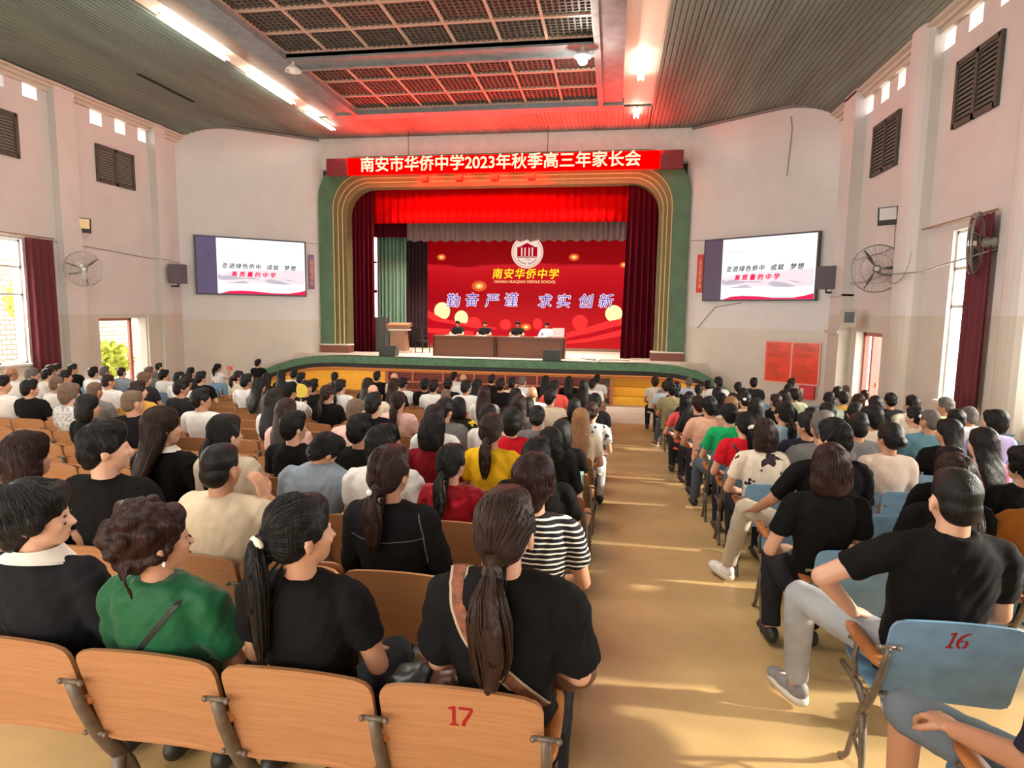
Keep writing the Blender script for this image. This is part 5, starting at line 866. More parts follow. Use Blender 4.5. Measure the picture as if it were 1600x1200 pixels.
PEOPLE = [
('W', 8, 2, -10.607, 1.349, 'D', 't', 'wht', 20, 'bald elderly man in white before the bright left window'),
('L', 11, 15, -7.878, 1.337, 'S', 'k', 'wht', 35, 'dark-haired man in a loose white T-shirt at the far left edge'),
('L', 11, 14, -7.449, 1.300, 'S', 'k', 'blk', 30, 'dark-shirted man half hidden by the white T-shirt at left edge'),
('W', 8, 1, -10.178, 1.337, 'S', 'g', 'wht', 45, 'grey-haired man in white left of the maroon window curtain'),
('W', 7, 2, -10.759, 1.299, 'S', 'k', 'crm', 30, 'person with black hair in a sleeveless cream top below maroon curtain'),
('W', 6, 4, -11.573, 1.345, 'S', 'b', 'gry', 20, "brown-haired person almost hidden in front of the maroon curtain's foot"),
('W', 4, 7, -13.162, 1.322, 'S', 'k', 'gry', 30, "small dark-haired person just right of the maroon curtain's foot"),
('W', 4, 6, -12.732, 1.330, 'S', 'k', 'blk', 35, 'black-shirted man with square dark hair right of the left maroon curtain'),
('W', 8, 0, -9.501, 1.323, 'S', 'k', 'nav', 35, 'dark-haired man in front of the black-shirted man by the maroon curtain'),
('L', 10, 15, -7.916, 1.311, 'Z', 't', 'wht', 30, 'balding man in white beyond the spiky-haired woman'),
('L', 12, 11, -6.005, 1.332, 'W', 't', 'fgr', 25, 'woman with tousled spiky hair in a grey-white patterned shirt'),
('L', 13, 9, -4.951, 1.285, 'B', 'k', 'blk', 45, 'woman with a round black bob beyond the man with shaved sides'),
('L', 16, 4, -2.402, 1.384, 'S', 'k', 'blk', 45, 'man with shaved sides and black T-shirt turning right, left side'),
('W', 6, 2, -10.559, 1.333, 'S', 'k', 'wht', 10, 'man in white just left of the open side door'),
('W', 5, 3, -11.090, 1.324, 'S', 'g', 'gry', 15, 'grey-haired person directly before the left edge of the side door'),
('L', 9, 15, -7.864, 1.322, 'Z', 'b', 'wht', 15, 'close-cropped brown-haired man in white T-shirt below the side door'),
('L', 11, 12, -6.490, 1.302, 'Z', 't', 'gry', 0, 'low grey-cropped person beside a white T-shirt below the side door'),
('W', 5, 2, -10.660, 1.322, 'Z', 'b', 'gbl', 0, 'person in grey-blue silhouetted in the bright side doorway'),
('W', 4, 2, -10.704, 1.312, 'S', 't', 'gry', 20, 'hazy grey-haired person right of the red door frame'),
('L', 8, 15, -7.939, 1.335, 'W', 't', 'chr', 45, 'woman with hazy brown hair facing right by the red door frame'),
('L', 11, 11, -5.878, 1.330, 'S', 'b', 'mus', 40, 'brown-haired man in a mustard shirt behind the shaved-headed man'),
('L', 13, 8, -4.466, 1.351, 'Z', 't', 'blk', 25, 'shaved-headed man in a black T-shirt, left of the long-haired woman'),
('W', 0, 7, -13.215, 1.322, 'S', 'k', 'gry', 15, 'dark-haired person highest against the wall right of the side door'),
('W', 5, 0, -9.620, 1.295, 'W', 'k', 'wht', 35, 'woman in white with dark shoulder strap near the side door'),
('W', 4, 0, -9.629, 1.328, 'S', 'k', 'chr', 10, 'dark-haired person against the pale wall, midway between door and red paper'),
('L', 7, 15, -7.943, 1.320, 'S', 'k', 'wht', 20, 'left one of two dark-haired persons beyond the spectacled grey-shirted man'),
('L', 9, 12, -6.499, 1.363, 'S', 'k', 'wht', 10, 'right one of two dark-haired persons beyond the spectacled grey-shirted man'),
('L', 10, 11, -5.931, 1.318, 'S', 'k', 'chr', 40, 'man with glasses and a dark grey shirt, head turned right'),
('L', 7, 14, -7.497, 1.345, 'S', 'k', 'blk', 15, 'man with thick black hair and black shirt beyond the grey-white T-shirt'),
('L', 12, 8, -4.379, 1.329, 'S', 'k', 'wht', 35, 'young man with full black hair, glasses and white T-shirt'),
('L', 15, 5, -2.784, 1.374, 'L', 'b', 'blk', 35, 'woman with long brown hair and black top with a white collar'),
('L', 15, 4, -2.347, 1.351, 'P', 'k', 'crm', 20, 'woman with low black ponytail and cream top behind the beige-shirted man'),
('W', 0, 3, -11.309, 1.355, 'P', 'k', 'wht', 30, 'ponytailed woman in white holding up a small red paper'),
('L', 6, 14, -7.298, 1.349, 'P', 'r', 'crm', 60, 'woman with reddish ponytail bending right in a cream top'),
('L', 8, 11, -6.036, 1.359, 'S', 'k', 'wht', 15, 'man in white T-shirt at the far end of empty wooden rows'),
('L', 9, 10, -5.278, 1.342, 'L', 'k', 'gry', 20, 'woman with a hair clip under the left tip of apron'),
('L', 6, 13, -6.683, 1.316, 'L', 'k', 'blk', 0, 'black-haired woman directly under the left tip of the stage apron'),
('L', 4, 14, -7.351, 1.334, 'L', 'k', 'blk', 10, 'black-haired woman under the apron curve, left of the yellow panel'),
('L', 10, 8, -4.301, 1.334, 'S', 'k', 'wht', 20, 'person in white holding a yellow hand fan below the apron'),
('L', 3, 14, -7.526, 1.332, 'S', 'k', 'wht', 0, 'dark-haired person just left of where the yellow panel starts'),
('L', 5, 12, -6.428, 1.320, 'S', 'k', 'blk', 15, "dark-haired person in front of the yellow panel's left corner"),
('L', 12, 6, -3.514, 1.351, 'L', 'k', 'wht', 15, 'woman with black hair over a white top beside the pink blouse'),
('L', 13, 5, -2.901, 1.323, 'L', 'b', 'pnk', 10, 'woman with long brown hair and a pink blouse'),
('L', 9, 8, -4.521, 1.336, 'Z', 'k', 'blk', 20, 'crop-haired man in a black T-shirt near the yellow fan'),
('L', 8, 9, -4.839, 1.311, 'S', 'k', 'blk', 5, 'black-haired person just right of the crop-haired man by the yellow panel'),
('L', 3, 12, -6.485, 1.301, 'P', 'k', 'gry', 0, 'dark-haired person alone against the middle of the left yellow panel'),
('L', 8, 8, -4.360, 1.326, 'P', 'k', 'wht', 25, "black-haired woman in white, slightly right of the yellow panel's centre"),
('L', 10, 7, -3.759, 1.317, 'P', 'b', 'blk', 20, 'woman with long brown ponytail in black before the left yellow panel'),
('L', 14, 4, -2.363, 1.292, 'S', 'k', 'blk', 30, 'man with glasses, short black hair and black polo collar'),
('L', 13, 4, -2.241, 1.352, 'Z', 't', 'pnk', 10, "thin-haired man in pale pink beside a black-haired man's shoulder"),
('L', 12, 4, -2.426, 1.348, 'S', 'k', 'blk', 10, 'man with thick black hair and black T-shirt left of pink blouse'),
('L', 7, 8, -4.241, 1.327, 'L', 'b', 'blk', 15, 'woman with broad dark brown hair before the dark red base'),
('L', 9, 6, -3.456, 1.304, 'D', 't', 'crm', 10, 'balding grey-haired person between the broad-haired woman and the black T-shirt'),
('L', 3, 10, -5.437, 1.349, 'S', 'k', 'blk', 5, 'front-row man at the joint of yellow and dark red stage panels'),
('L', 3, 9, -5.006, 1.328, 'D', 't', 'crm', 15, 'bald front-row man against the left end of the dark red base'),
('L', 7, 7, -3.758, 1.331, 'L', 'r', 'blk', 20, 'woman with long reddish-brown hair beside a bun-haired woman in white'),
('L', 6, 7, -3.901, 1.327, 'U', 'k', 'wht', 20, 'woman with dark bun and white shirt before the stage base'),
('L', 11, 4, -2.458, 1.318, 'P', 'b', 'pnk', 10, 'woman with long brown ponytail and wide pale pink blouse'),
('L', 14, 3, -1.834, 1.294, 'S', 'k', 'blk', 20, 'man with black hair and black T-shirt left of the brown-ponytail woman'),
('L', 15, 2, -1.334, 1.323, 'S', 'k', 'wht', 15, 'white-shirted person mostly hidden behind the black T-shirt man'),
('L', 6, 6, -3.471, 1.315, 'S', 'k', 'blk', 0, 'man in black sitting low against the dark red stage base'),
('L', 7, 5, -3.050, 1.331, 'S', 'k', 'wht', 0, 'man with thick black hair and a creased white shirt'),
('L', 6, 5, -3.020, 1.330, 'S', 'k', 'blk', 10, 'dark-haired person left of the tall white-shirted front man'),
('L', 1, 7, -4.030, 1.343, 'S', 'k', 'wht', 25, 'tall white-shirted man in front of the stage base'),
('L', 3, 6, -3.355, 1.349, 'D', 't', 'wht', 10, 'bald pink-skinned person next to the tall white-shirted front man'),
('L', 7, 4, -2.470, 1.338, 'S', 'k', 'wht', 20, 'man with dark hair in a broad white shirt, centre rows'),
('L', 9, 4, -2.351, 1.275, 'Z', 't', 'gry', 10, 'person with grey-brown cropped hair left of the broad white shirt'),
('L', 12, 3, -1.665, 1.316, 'S', 'k', 'gry', 15, 'dark-haired person directly behind the white scrunchie ponytail'),
('L', 13, 2, -1.512, 1.323, 'P', 'k', 'wht', 15, 'woman with white scrunchie on a black ponytail and a white top'),
('L', 11, 3, -1.728, 1.276, 'B', 'k', 'ybk', 0, 'woman with round black bob and black-and-yellow patterned top'),
('L', 14, 2, -1.269, 1.317, 'B', 'k', 'drd', 15, 'woman with big glossy black bob and dark red blouse'),
('L', 15, 1, -0.904, 1.234, 'P', 'k', 'rdv', 20, 'woman with low black ponytail and shiny red velvet top'),
('L', 6, 4, -2.455, 1.335, 'L', 'k', 'blk', 20, 'woman with long black hair looking right, centre of the front rows'),
('L', 9, 3, -1.786, 1.340, 'L', 'r', 'wht', 0, 'woman with long copper-brown hair down her back'),
('L', 2, 5, -2.867, 1.330, 'S', 'k', 'blk', 0, 'dark-haired person behind the copper-haired woman, near the stage base'),
('L', 6, 3, -2.025, 1.360, 'S', 'k', 'blk', 0, 'man with tidy black hair and black T-shirt, centre front'),
('L', 5, 3, -1.947, 1.364, 'S', 'k', 'crm', 10, 'black-haired person in cream right of the tidy black T-shirt man'),
('L', 3, 3, -1.977, 1.347, 'Z', 'g', 'wht', 15, 'grey-haired man in a pale shirt below the stage base'),
('L', 8, 2, -1.206, 1.315, 'D', 'y', 'wht', 10, 'pale fair-haired elderly person behind the long-haired women'),
('L', 9, 2, -1.333, 1.318, 'L', 'k', 'chr', 10, 'woman with dark hair spread across the shoulders beside fair-haired elder'),
('L', 11, 1, -1.028, 1.331, 'L', 'b', 'gry', 5, 'woman with long dark brown hair down the back, centre block'),
('L', 10, 1, -1.041, 1.243, 'B', 'k', 'wht', 10, 'woman with short black bob close beside the long dark brown hair'),
('L', 2, 2, -1.545, 1.340, 'L', 'k', 'blk', 30, 'woman with very long black hair turned right, beside a red sleeve'),
('L', 6, 1, -1.028, 1.357, 'S', 'k', 'cor', 20, 'person in a red T-shirt behind the very long black hair'),
('L', 9, 1, -0.842, 1.317, 'S', 'k', 'crm', 30, 'small dark-haired person in front of the red T-shirt, cream sleeve'),
('L', 2, 1, -0.997, 1.341, 'L', 'k', 'blk', 0, 'woman with long straight black hair in black, facing the stage base'),
('L', 12, 2, -1.209, 1.281, 'B', 'k', 'wht', 10, 'woman with tilted black bob and white top beyond yellow shirt'),
('L', 14, 1, -0.839, 1.345, 'P', 'b', 'yel', 10, 'woman with brown ponytail in a bright yellow T-shirt'),
('L', 13, 1, -0.830, 1.318, 'W', 'k', 'red', 5, 'woman with short black hair and bright red top, centre block'),
('L', 12, 1, -0.716, 1.283, 'U', 'k', 'gry', 0, 'grey-shirted woman with pinned dark hair right of the red top'),
('L', 13, 0, -0.400, 1.231, 'B', 'k', 'blk', 0, 'woman with glossy black bob and black T-shirt near the aisle'),
('L', 14, 0, -0.409, 1.257, 'B', 'k', 'blk', 0, 'woman with shiny rounded black hair in front of the striped-shirt woman'),
('L', 16, 0, -0.314, 1.333, 'W', 'r', 'str', 10, 'woman with short auburn hair and black-and-white striped shirt by the aisle'),
('L', 0, 0, -0.376, 1.368, 'S', 'k', 'wht', 10, 'front-row person in white beside the aisle, nearest the stage steps'),
('L', 5, 0, -0.533, 1.345, 'L', 'k', 'chr', 10, 'woman with dark hair, second from the aisle near the front'),
('L', 3, 0, -0.412, 1.324, 'S', 'k', 'wht', 15, 'person with pale shirt at the aisle behind the front-row person'),
('L', 9, 0, -0.217, 1.284, 'W', 'k', 'chr', 10, 'woman in a dark grey top on the aisle edge'),
('L', 10, 0, -0.448, 1.256, 'B', 'k', 'blk', 0, 'black-haired woman beyond the blonde-brown hair'),
('L', 12, 0, -0.285, 1.269, 'L', 'y', 'crm', 10, 'woman with straight blonde-brown hair and cream top'),
('L', 11, 0, -0.206, 1.281, 'P', 'b', 'flo', 15, 'woman with brown ponytail and white floral dress on the aisle'),
('R', 1, 0, 1.059, 1.384, 'W', 'b', 'crm', 10, "brown-haired woman in cream with thin strap, right block's front corner"),
('R', 2, 0, 1.318, 1.384, 'S', 'k', 'gry', 10, 'grey-black-haired person before the right yellow panel'),
('R', 3, 0, 1.162, 1.318, 'S', 'k', 'lbl', -20, 'person in pale blue shirt between cream top and olive T-shirt'),
('R', 5, 0, 1.137, 1.326, 'S', 'k', 'olv', -15, 'man in olive T-shirt and jeans on the right aisle'),
('R', 4, 0, 1.317, 1.353, 'P', 'k', 'blk', 0, 'black-haired woman right of the olive T-shirt man'),
('R', 1, 1, 1.868, 1.395, 'Z', 'g', 'lbl', -5, "grey-haired man in light blue before the yellow panel's right end"),
('R', 4, 1, 1.747, 1.313, 'P', 'k', 'wht', 0, 'small dark-haired girl between the light blue shirt and the thick-haired man'),
('R', 1, 2, 2.298, 1.327, 'S', 'k', 'crm', 0, 'man with thick black hair and a cream collar, right block front'),
('R', 2, 2, 2.406, 1.433, 'S', 'k', 'wht', -10, 'broad man in white T-shirt against the green apron end'),
('R', 7, 0, 1.251, 1.280, 'P', 'k', 'blk', 0, 'woman with a white hair clip behind the coral shirt'),
('R', 8, 0, 1.094, 1.249, 'L', 'k', 'cor', -10, 'woman with black hair and coral red top on the right aisle'),
('R', 6, 1, 1.826, 1.326, 'S', 'k', 'wht', 0, 'dark-haired person directly below the broad white T-shirt'),
('R', 7, 1, 1.750, 1.266, 'L', 'k', 'gry', 0, 'woman with straight dark hair right of the salmon T-shirt'),
('R', 9, 0, 1.161, 1.292, 'S', 'b', 'chr', -25, 'dark-brown-haired person overlapping left of the salmon T-shirt man'),
('R', 10, 0, 1.179, 1.333, 'S', 'k', 'sal', -20, 'man with thick black hair and salmon pink T-shirt'),
('R', 9, 1, 1.591, 1.306, 'W', 'y', 'crm', 0, 'person with orange-tinted hair behind the green shirt'),
('R', 11, 0, 1.255, 1.317, 'U', 'k', 'grn', -15, 'woman in a bright green shirt on the right aisle'),
('R', 12, 0, 1.238, 1.297, 'P', 'k', 'red', -20, 'woman with white hair tie on long ponytail and red shirt'),
('R', 2, 3, 2.836, 1.328, 'S', 'k', 'chr', 0, 'dark-haired person at the tip of the green apron'),
('R', 6, 2, 2.256, 1.327, 'L', 'k', 'blk', 0, 'dark-haired woman left of the man in black by the wall'),
('R', 8, 1, 1.939, 1.337, 'P', 'k', 'crm', -20, 'woman with a white bow clip and cream top facing left'),
('R', 10, 1, 1.717, 1.337, 'L', 'k', 'blk', 0, 'woman with long black hair left of the shaved man in black'),
('R', 1, 4, 3.360, 1.424, 'S', 'k', 'chr', 0, 'man in dark T-shirt against the wall left of notice board'),
('R', 13, 0, 1.220, 1.306, 'B', 'b', 'but', -5, 'woman with chestnut bob and cream butterfly-print blouse'),
('R', 1, 6, 4.213, 1.435, 'S', 'k', 'gry', 20, 'dark-haired person overlapping the lower edge of the red notice board'),
('R', 3, 5, 3.687, 1.345, 'S', 'k', 'chr', 0, "dark-haired person just below the red notice board's dark-haired person"),
('R', 7, 3, 2.710, 1.350, 'L', 'k', 'blk', 10, 'black-haired woman left of the pale olive shirt'),
('R', 5, 4, 3.341, 1.315, 'S', 'k', 'sgr', -15, 'black-haired man in pale olive shirt below the notice board'),
('R', 8, 2, 2.369, 1.332, 'Z', 'b', 'blk', -25, 'shaved man in black facing left among blue seats'),
('R', 11, 1, 1.810, 1.360, 'P', 'k', 'sai', -25, 'woman with low ponytail and light blue sailor collar'),
('R', 7, 4, 3.376, 1.335, 'S', 'k', 'sag', 10, 'man with neat grey-black hair and sage green shirt'),
('R', 11, 2, 2.240, 1.367, 'U', 'k', 'gry', 10, 'woman with a low black bun in front of the sage shirt'),
('R', 4, 6, 4.368, 1.349, 'S', 'k', 'gry', 0, 'small dark-haired person near the base of the corner pillar'),
('R', 1, 8, 5.424, 1.322, 'Z', 't', 'crm', 0, "bald-topped man in front of the pale pillar's base"),
('R', 6, 5, 3.880, 1.328, 'S', 'k', 'mus', 0, 'man with black hair and a mustard shirt, right block'),
('R', 7, 5, 3.806, 1.326, 'W', 'r', 'chr', 0, 'person with reddish hair left of the pink door'),
('R', 4, 7, 4.871, 1.316, 'Z', 'r', 'pnk', 0, 'person with reddish hazy hair in front of the pink door'),
('R', 10, 3, 2.822, 1.325, 'S', 'k', 'blk', 0, 'dark-haired person low between mustard shirt and capped hair'),
('R', 8, 5, 3.717, 1.343, 'B', 'k', 'blk', 0, 'woman with wide black bob just right of the pink door'),
('R', 7, 6, 4.272, 1.364, 'U', 'k', 'sai2', 0, 'woman with high bun, black top and white collar by the wall'),
('R', 8, 6, 4.202, 1.361, 'S', 'k', 'pld', -15, 'black-haired man in pale checked shirt by the round pillar'),
('R', 10, 4, 3.473, 1.305, 'P', 'k', 'crm', -35, 'woman with white flower hair clip looking left'),
('R', 11, 4, 3.227, 1.332, 'Z', 'g', 'tea', -25, 'shaved grey-haired man in teal vest with dark sleeves'),
('R', 8, 7, 4.633, 1.348, 'S', 'g', 'yel2', -30, 'grey-haired man in pale yellow under the right window'),
('R', 10, 5, 3.903, 1.291, 'W', 'k', 'gry', 0, 'dark-haired person between the yellow shirt and the white shirt'),
('R', 9, 6, 4.487, 1.272, 'S', 'g', 'wht', -20, 'grey-haired man in white below the right window curtain'),
('R', 11, 5, 3.825, 1.349, 'W', 'k', 'lav', -30, 'person with dark wavy hair in a lavender shirt near right wall'),
('R', 13, 3, 2.792, 1.308, 'L', 'k', 'pk2', -10, 'woman in bright pink mostly hidden behind long black hair'),
('R', 12, 3, 2.978, 1.303, 'L', 'k', 'blk', -30, 'woman with long black hair falling forward over a black top'),
('R', 14, 3, 2.574, 1.272, 'W', 'k', 'blk', -25, 'black-haired woman in black at the right edge'),
('R', 14, 2, 2.144, 1.251, 'B', 'k', 'blk', 0, 'woman with glossy black hair farther beyond the man on chair sixteen'),
('R', 15, 1, 1.737, 1.314, 'L', 'b', 'blk', 0, 'woman with very long dark hair beyond the man on chair sixteen'),
('R', 15, 2, 2.167, 1.299, 'W', 'k', 'org', -10, 'person in a rust orange top cut by the right edge'),
('R', 12, 2, 2.228, 1.322, 'S', 'k', 'gry', 0, 'black-haired person between the black-haired boy and the cream blouse'),
('R', 10, 2, 2.341, 1.261, 'Z', 'k', 'chr', -15, 'grey-black cropped head behind the navy shirt'),
('R', 12, 1, 1.798, 1.311, 'S', 'k', 'nav', -40, 'person in navy with black hair looking left, reading white paper'),
('R', 13, 1, 1.651, 1.385, 'S', 'g', 'gry', 0, 'grey-black-haired person beside the person reading white paper'),
('R', 11, 3, 2.670, 1.344, 'W', 'k', 'crm', -35, 'person with a full black cap of hair and ruffled cream blouse'),
('R', 13, 2, 2.143, 1.324, 'U', 'k', 'blu', -20, 'woman with loose updo and sheer cream blouse with puffed sleeves'),
('R', 14, 0, 1.432, 1.392, 'S', 'k', 'blk', -35, 'man in black T-shirt and beige trousers with arm on aisle armrest'),
('R', 15, 0, 1.145, 1.334, 'B', 'r', 'blk', 0, 'woman with short brown hair and wide-necked black top'),
('R', 16, 0, 1.277, 1.373, 'Z', 'k', 'blk', 0, 'man in black polo and light jeans seated on chair 16'),
('L', 16, 5, -2.832, 1.315, 'B', 'r', 'blk', 15, 'woman with brown bob and black top at left edge'),
('L', 17, 3, -1.851, 1.297, 'W', 'k', 'coll', 60, 'woman with short black hair and white collar in right profile'),
('L', 17, 2, -1.420, 1.248, 'C', 'r', 'gre', 40, 'woman with curly auburn updo and dark green blouse'),
('L', 16, 3, -1.787, 1.315, 'Z', 'k', 'bei', 5, 'heavy-set man in beige T-shirt lifting a hand to his ear'),
('L', 15, 3, -1.764, 1.296, 'S', 'k', 'gbl', 25, 'man in grey-blue T-shirt bowing his head'),
('L', 16, 1, -0.963, 1.343, 'P', 'r', 'bks', 15, 'woman with brown ponytail, pearl hair tie and seamed black top'),
('L', 17, 1, -0.931, 1.310, 'P', 'k', 'blk', 40, 'woman with cream scrunchie on a long black ponytail'),
('L', 17, 0, -0.291, 1.369, 'P', 'b', 'blk', 10, 'woman with long brown ponytail and woven bag strap on chair 17'),
('L', 15, 0, -0.410, 1.290, 'S', 'k', 'blk', 0, 'person in black mostly hidden beyond the striped-shirt woman'),
]
EMPTIES = [
('R', 14, 1, 'empty blue chair, right block, second seat from the aisle, third row from the back'),
('L', 16, 2, 'empty tan wooden chair between the two ponytailed women in black, second row'),
('L', 14, 8, 'empty tan wooden chair, ninth seat from the right aisle, fourth row from the back'),
('L', 14, 9, 'empty tan wooden chair, tenth seat from the right aisle, fourth row from the back'),
('L', 12, 7, 'empty tan wooden chair, eighth seat from the right aisle, sixth row from the back'),
('L', 14, 7, 'empty tan wooden chair, eighth seat from the right aisle, fourth row from the back'),
('L', 13, 11, 'empty tan wooden chair, twelfth seat from the right aisle, fifth row from the back'),
('L', 13, 10, 'empty tan wooden chair, eleventh seat from the right aisle, fifth row from the back'),
('L', 12, 12, 'empty tan wooden chair, thirteenth seat from the right aisle, sixth row from the back'),
('L', 11, 8, 'empty tan wooden chair, ninth seat from the right aisle, seventh row from the back'),
('L', 10, 9, 'empty tan wooden chair, tenth seat from the right aisle, eighth row from the back'),
('L', 12, 13, 'empty tan wooden chair, fourteenth seat from the right aisle, sixth row from the back'),
('L', 13, 7, 'empty tan wooden chair, eighth seat from the right aisle, fifth row from the back'),
('L', 8, 12, 'empty tan wooden chair, thirteenth seat from the right aisle, tenth row from the back'),
('L', 11, 10, 'empty tan wooden chair, eleventh seat from the right aisle, seventh row from the back'),
('L', 11, 13, 'empty tan wooden chair, fourteenth seat from the right aisle, seventh row from the back'),
('L', 7, 6, 'empty tan wooden chair, seventh seat from the right aisle, eleventh row from the back'),
('L', 7, 13, 'empty tan wooden chair, fourteenth seat from the right aisle, eleventh row from the back'),
('L', 10, 13, 'empty tan wooden chair, fourteenth seat from the right aisle, eighth row from the back'),
('L', 8, 5, 'empty tan wooden chair, sixth seat from the right aisle, tenth row from the back'),
('R', 7, 9, 'empty blue chair, right block, tenth seat from the aisle, tenth row from the back'),
('L', 13, 6, 'empty tan wooden chair, seventh seat from the right aisle, fifth row from the back'),
('L', 15, 7, 'empty tan wooden chair, eighth seat from the right aisle, third row from the back'),
('L', 14, 5, 'empty tan wooden chair, sixth seat from the right aisle, fourth row from the back'),
('W', 2, 1, 'empty blue chair, far left block, second seat from the aisle, second row from stage'),
('L', 12, 9, 'empty tan wooden chair, tenth seat from the right aisle, sixth row from the back'),
('L', 10, 4, 'empty tan wooden chair, fifth seat from the right aisle, eighth row from the back'),
('L', 10, 6, 'empty tan wooden chair, seventh seat from the right aisle, eighth row from the back'),
('W', 3, 0, 'empty blue chair, far left block, first seat from the aisle, third row from stage'),
('L', 9, 7, 'empty tan wooden chair, eighth seat from the right aisle, ninth row from the back'),
('W', 2, 0, 'empty blue chair, far left block, first seat from the aisle, second row from stage'),
('L', 12, 10, 'empty tan wooden chair, eleventh seat from the right aisle, sixth row from the back'),
('L', 9, 14, 'empty tan wooden chair, fifteenth seat from the right aisle, ninth row from the back'),
('W', 1, 2, 'empty blue chair, far left block, third seat from the aisle, first row from stage'),
('W', 6, 0, 'empty blue chair, far left block, first seat from the aisle, sixth row from stage'),
('L', 11, 6, 'empty tan wooden chair, seventh seat from the right aisle, seventh row from the back'),
('R', 12, 4, 'empty blue chair, right block, fifth seat from the aisle, fifth row from the back'),
('L', 9, 5, 'empty tan wooden chair, sixth seat from the right aisle, ninth row from the back'),
('L', 2, 12, 'empty tan wooden chair, thirteenth seat from the right aisle, sixteenth row from the back'),
('L', 8, 14, 'empty tan wooden chair, fifteenth seat from the right aisle, tenth row from the back'),
('R', 6, 4, 'empty blue chair, right block, fifth seat from the aisle, eleventh row from the back'),
('L', 9, 11, 'empty tan wooden chair, twelfth seat from the right aisle, ninth row from the back'),
('L', 6, 15, 'empty tan wooden chair, sixteenth seat from the right aisle, twelfth row from the back'),
('W', 5, 4, 'empty blue chair, far left block, fifth seat from the aisle, fifth row from stage'),
('L', 11, 2, 'empty tan wooden chair, third seat from the right aisle, seventh row from the back'),
('L', 1, 13, 'empty tan wooden chair, fourteenth seat from the right aisle, seventeenth row from the back'),
('W', 7, 1, 'empty blue chair, far left block, second seat from the aisle, seventh row from stage'),
('R', 8, 8, 'empty blue chair, right block, ninth seat from the aisle, ninth row from the back'),
('L', 3, 11, 'empty tan wooden chair, twelfth seat from the right aisle, fifteenth row from the back'),
('W', 1, 0, 'empty blue chair, far left block, first seat from the aisle, first row from stage'),
('L', 1, 12, 'empty tan wooden chair, thirteenth seat from the right aisle, seventeenth row from the back'),
('L', 8, 13, 'empty tan wooden chair, fourteenth seat from the right aisle, tenth row from the back'),
('L', 8, 4, 'empty tan wooden chair, fifth seat from the right aisle, tenth row from the back'),
('L', 5, 15, 'empty tan wooden chair, sixteenth seat from the right aisle, thirteenth row from the back'),
('W', 3, 7, 'empty blue chair, far left block, eighth seat from the aisle, third row from stage'),
('R', 2, 4, 'empty blue chair, right block, fifth seat from the aisle, fifteenth row from the back'),
('R', 1, 5, 'empty blue chair, right block, sixth seat from the aisle, sixteenth row from the back'),
('L', 4, 0, 'empty tan wooden chair, first seat from the right aisle, fourteenth row from the back'),
('L', 12, 5, 'empty tan wooden chair, sixth seat from the right aisle, sixth row from the back'),
('L', 2, 3, 'empty tan wooden chair, fourth seat from the right aisle, sixteenth row from the back'),
('W', 7, 4, 'empty blue chair, far left block, fifth seat from the aisle, seventh row from stage'),
('W', 6, 6, 'empty blue chair, far left block, seventh seat from the aisle, sixth row from stage'),
('L', 2, 14, 'empty tan wooden chair, fifteenth seat from the right aisle, sixteenth row from the back'),
('L', 2, 0, 'empty tan wooden chair, first seat from the right aisle, sixteenth row from the back'),
('W', 4, 5, 'empty blue chair, far left block, sixth seat from the aisle, fourth row from stage'),
('W', 2, 9, 'empty blue chair, far left block, tenth seat from the aisle, second row from stage'),
('L', 3, 2, 'empty tan wooden chair, third seat from the right aisle, fifteenth row from the back'),
('L', 5, 1, 'empty tan wooden chair, second seat from the right aisle, thirteenth row from the back'),
('L', 3, 13, 'empty tan wooden chair, fourteenth seat from the right aisle, fifteenth row from the back'),
('L', 1, 0, 'empty tan wooden chair, first seat from the right aisle, seventeenth row from the back'),
('R', 1, 7, 'empty blue chair, right block, eighth seat from the aisle, sixteenth row from the back'),
('L', 4, 1, 'empty tan wooden chair, second seat from the right aisle, fourteenth row from the back'),
('L', 1, 9, 'empty tan wooden chair, tenth seat from the right aisle, seventeenth row from the back'),
('L', 1, 8, 'empty tan wooden chair, ninth seat from the right aisle, seventeenth row from the back'),
]
V = Vector
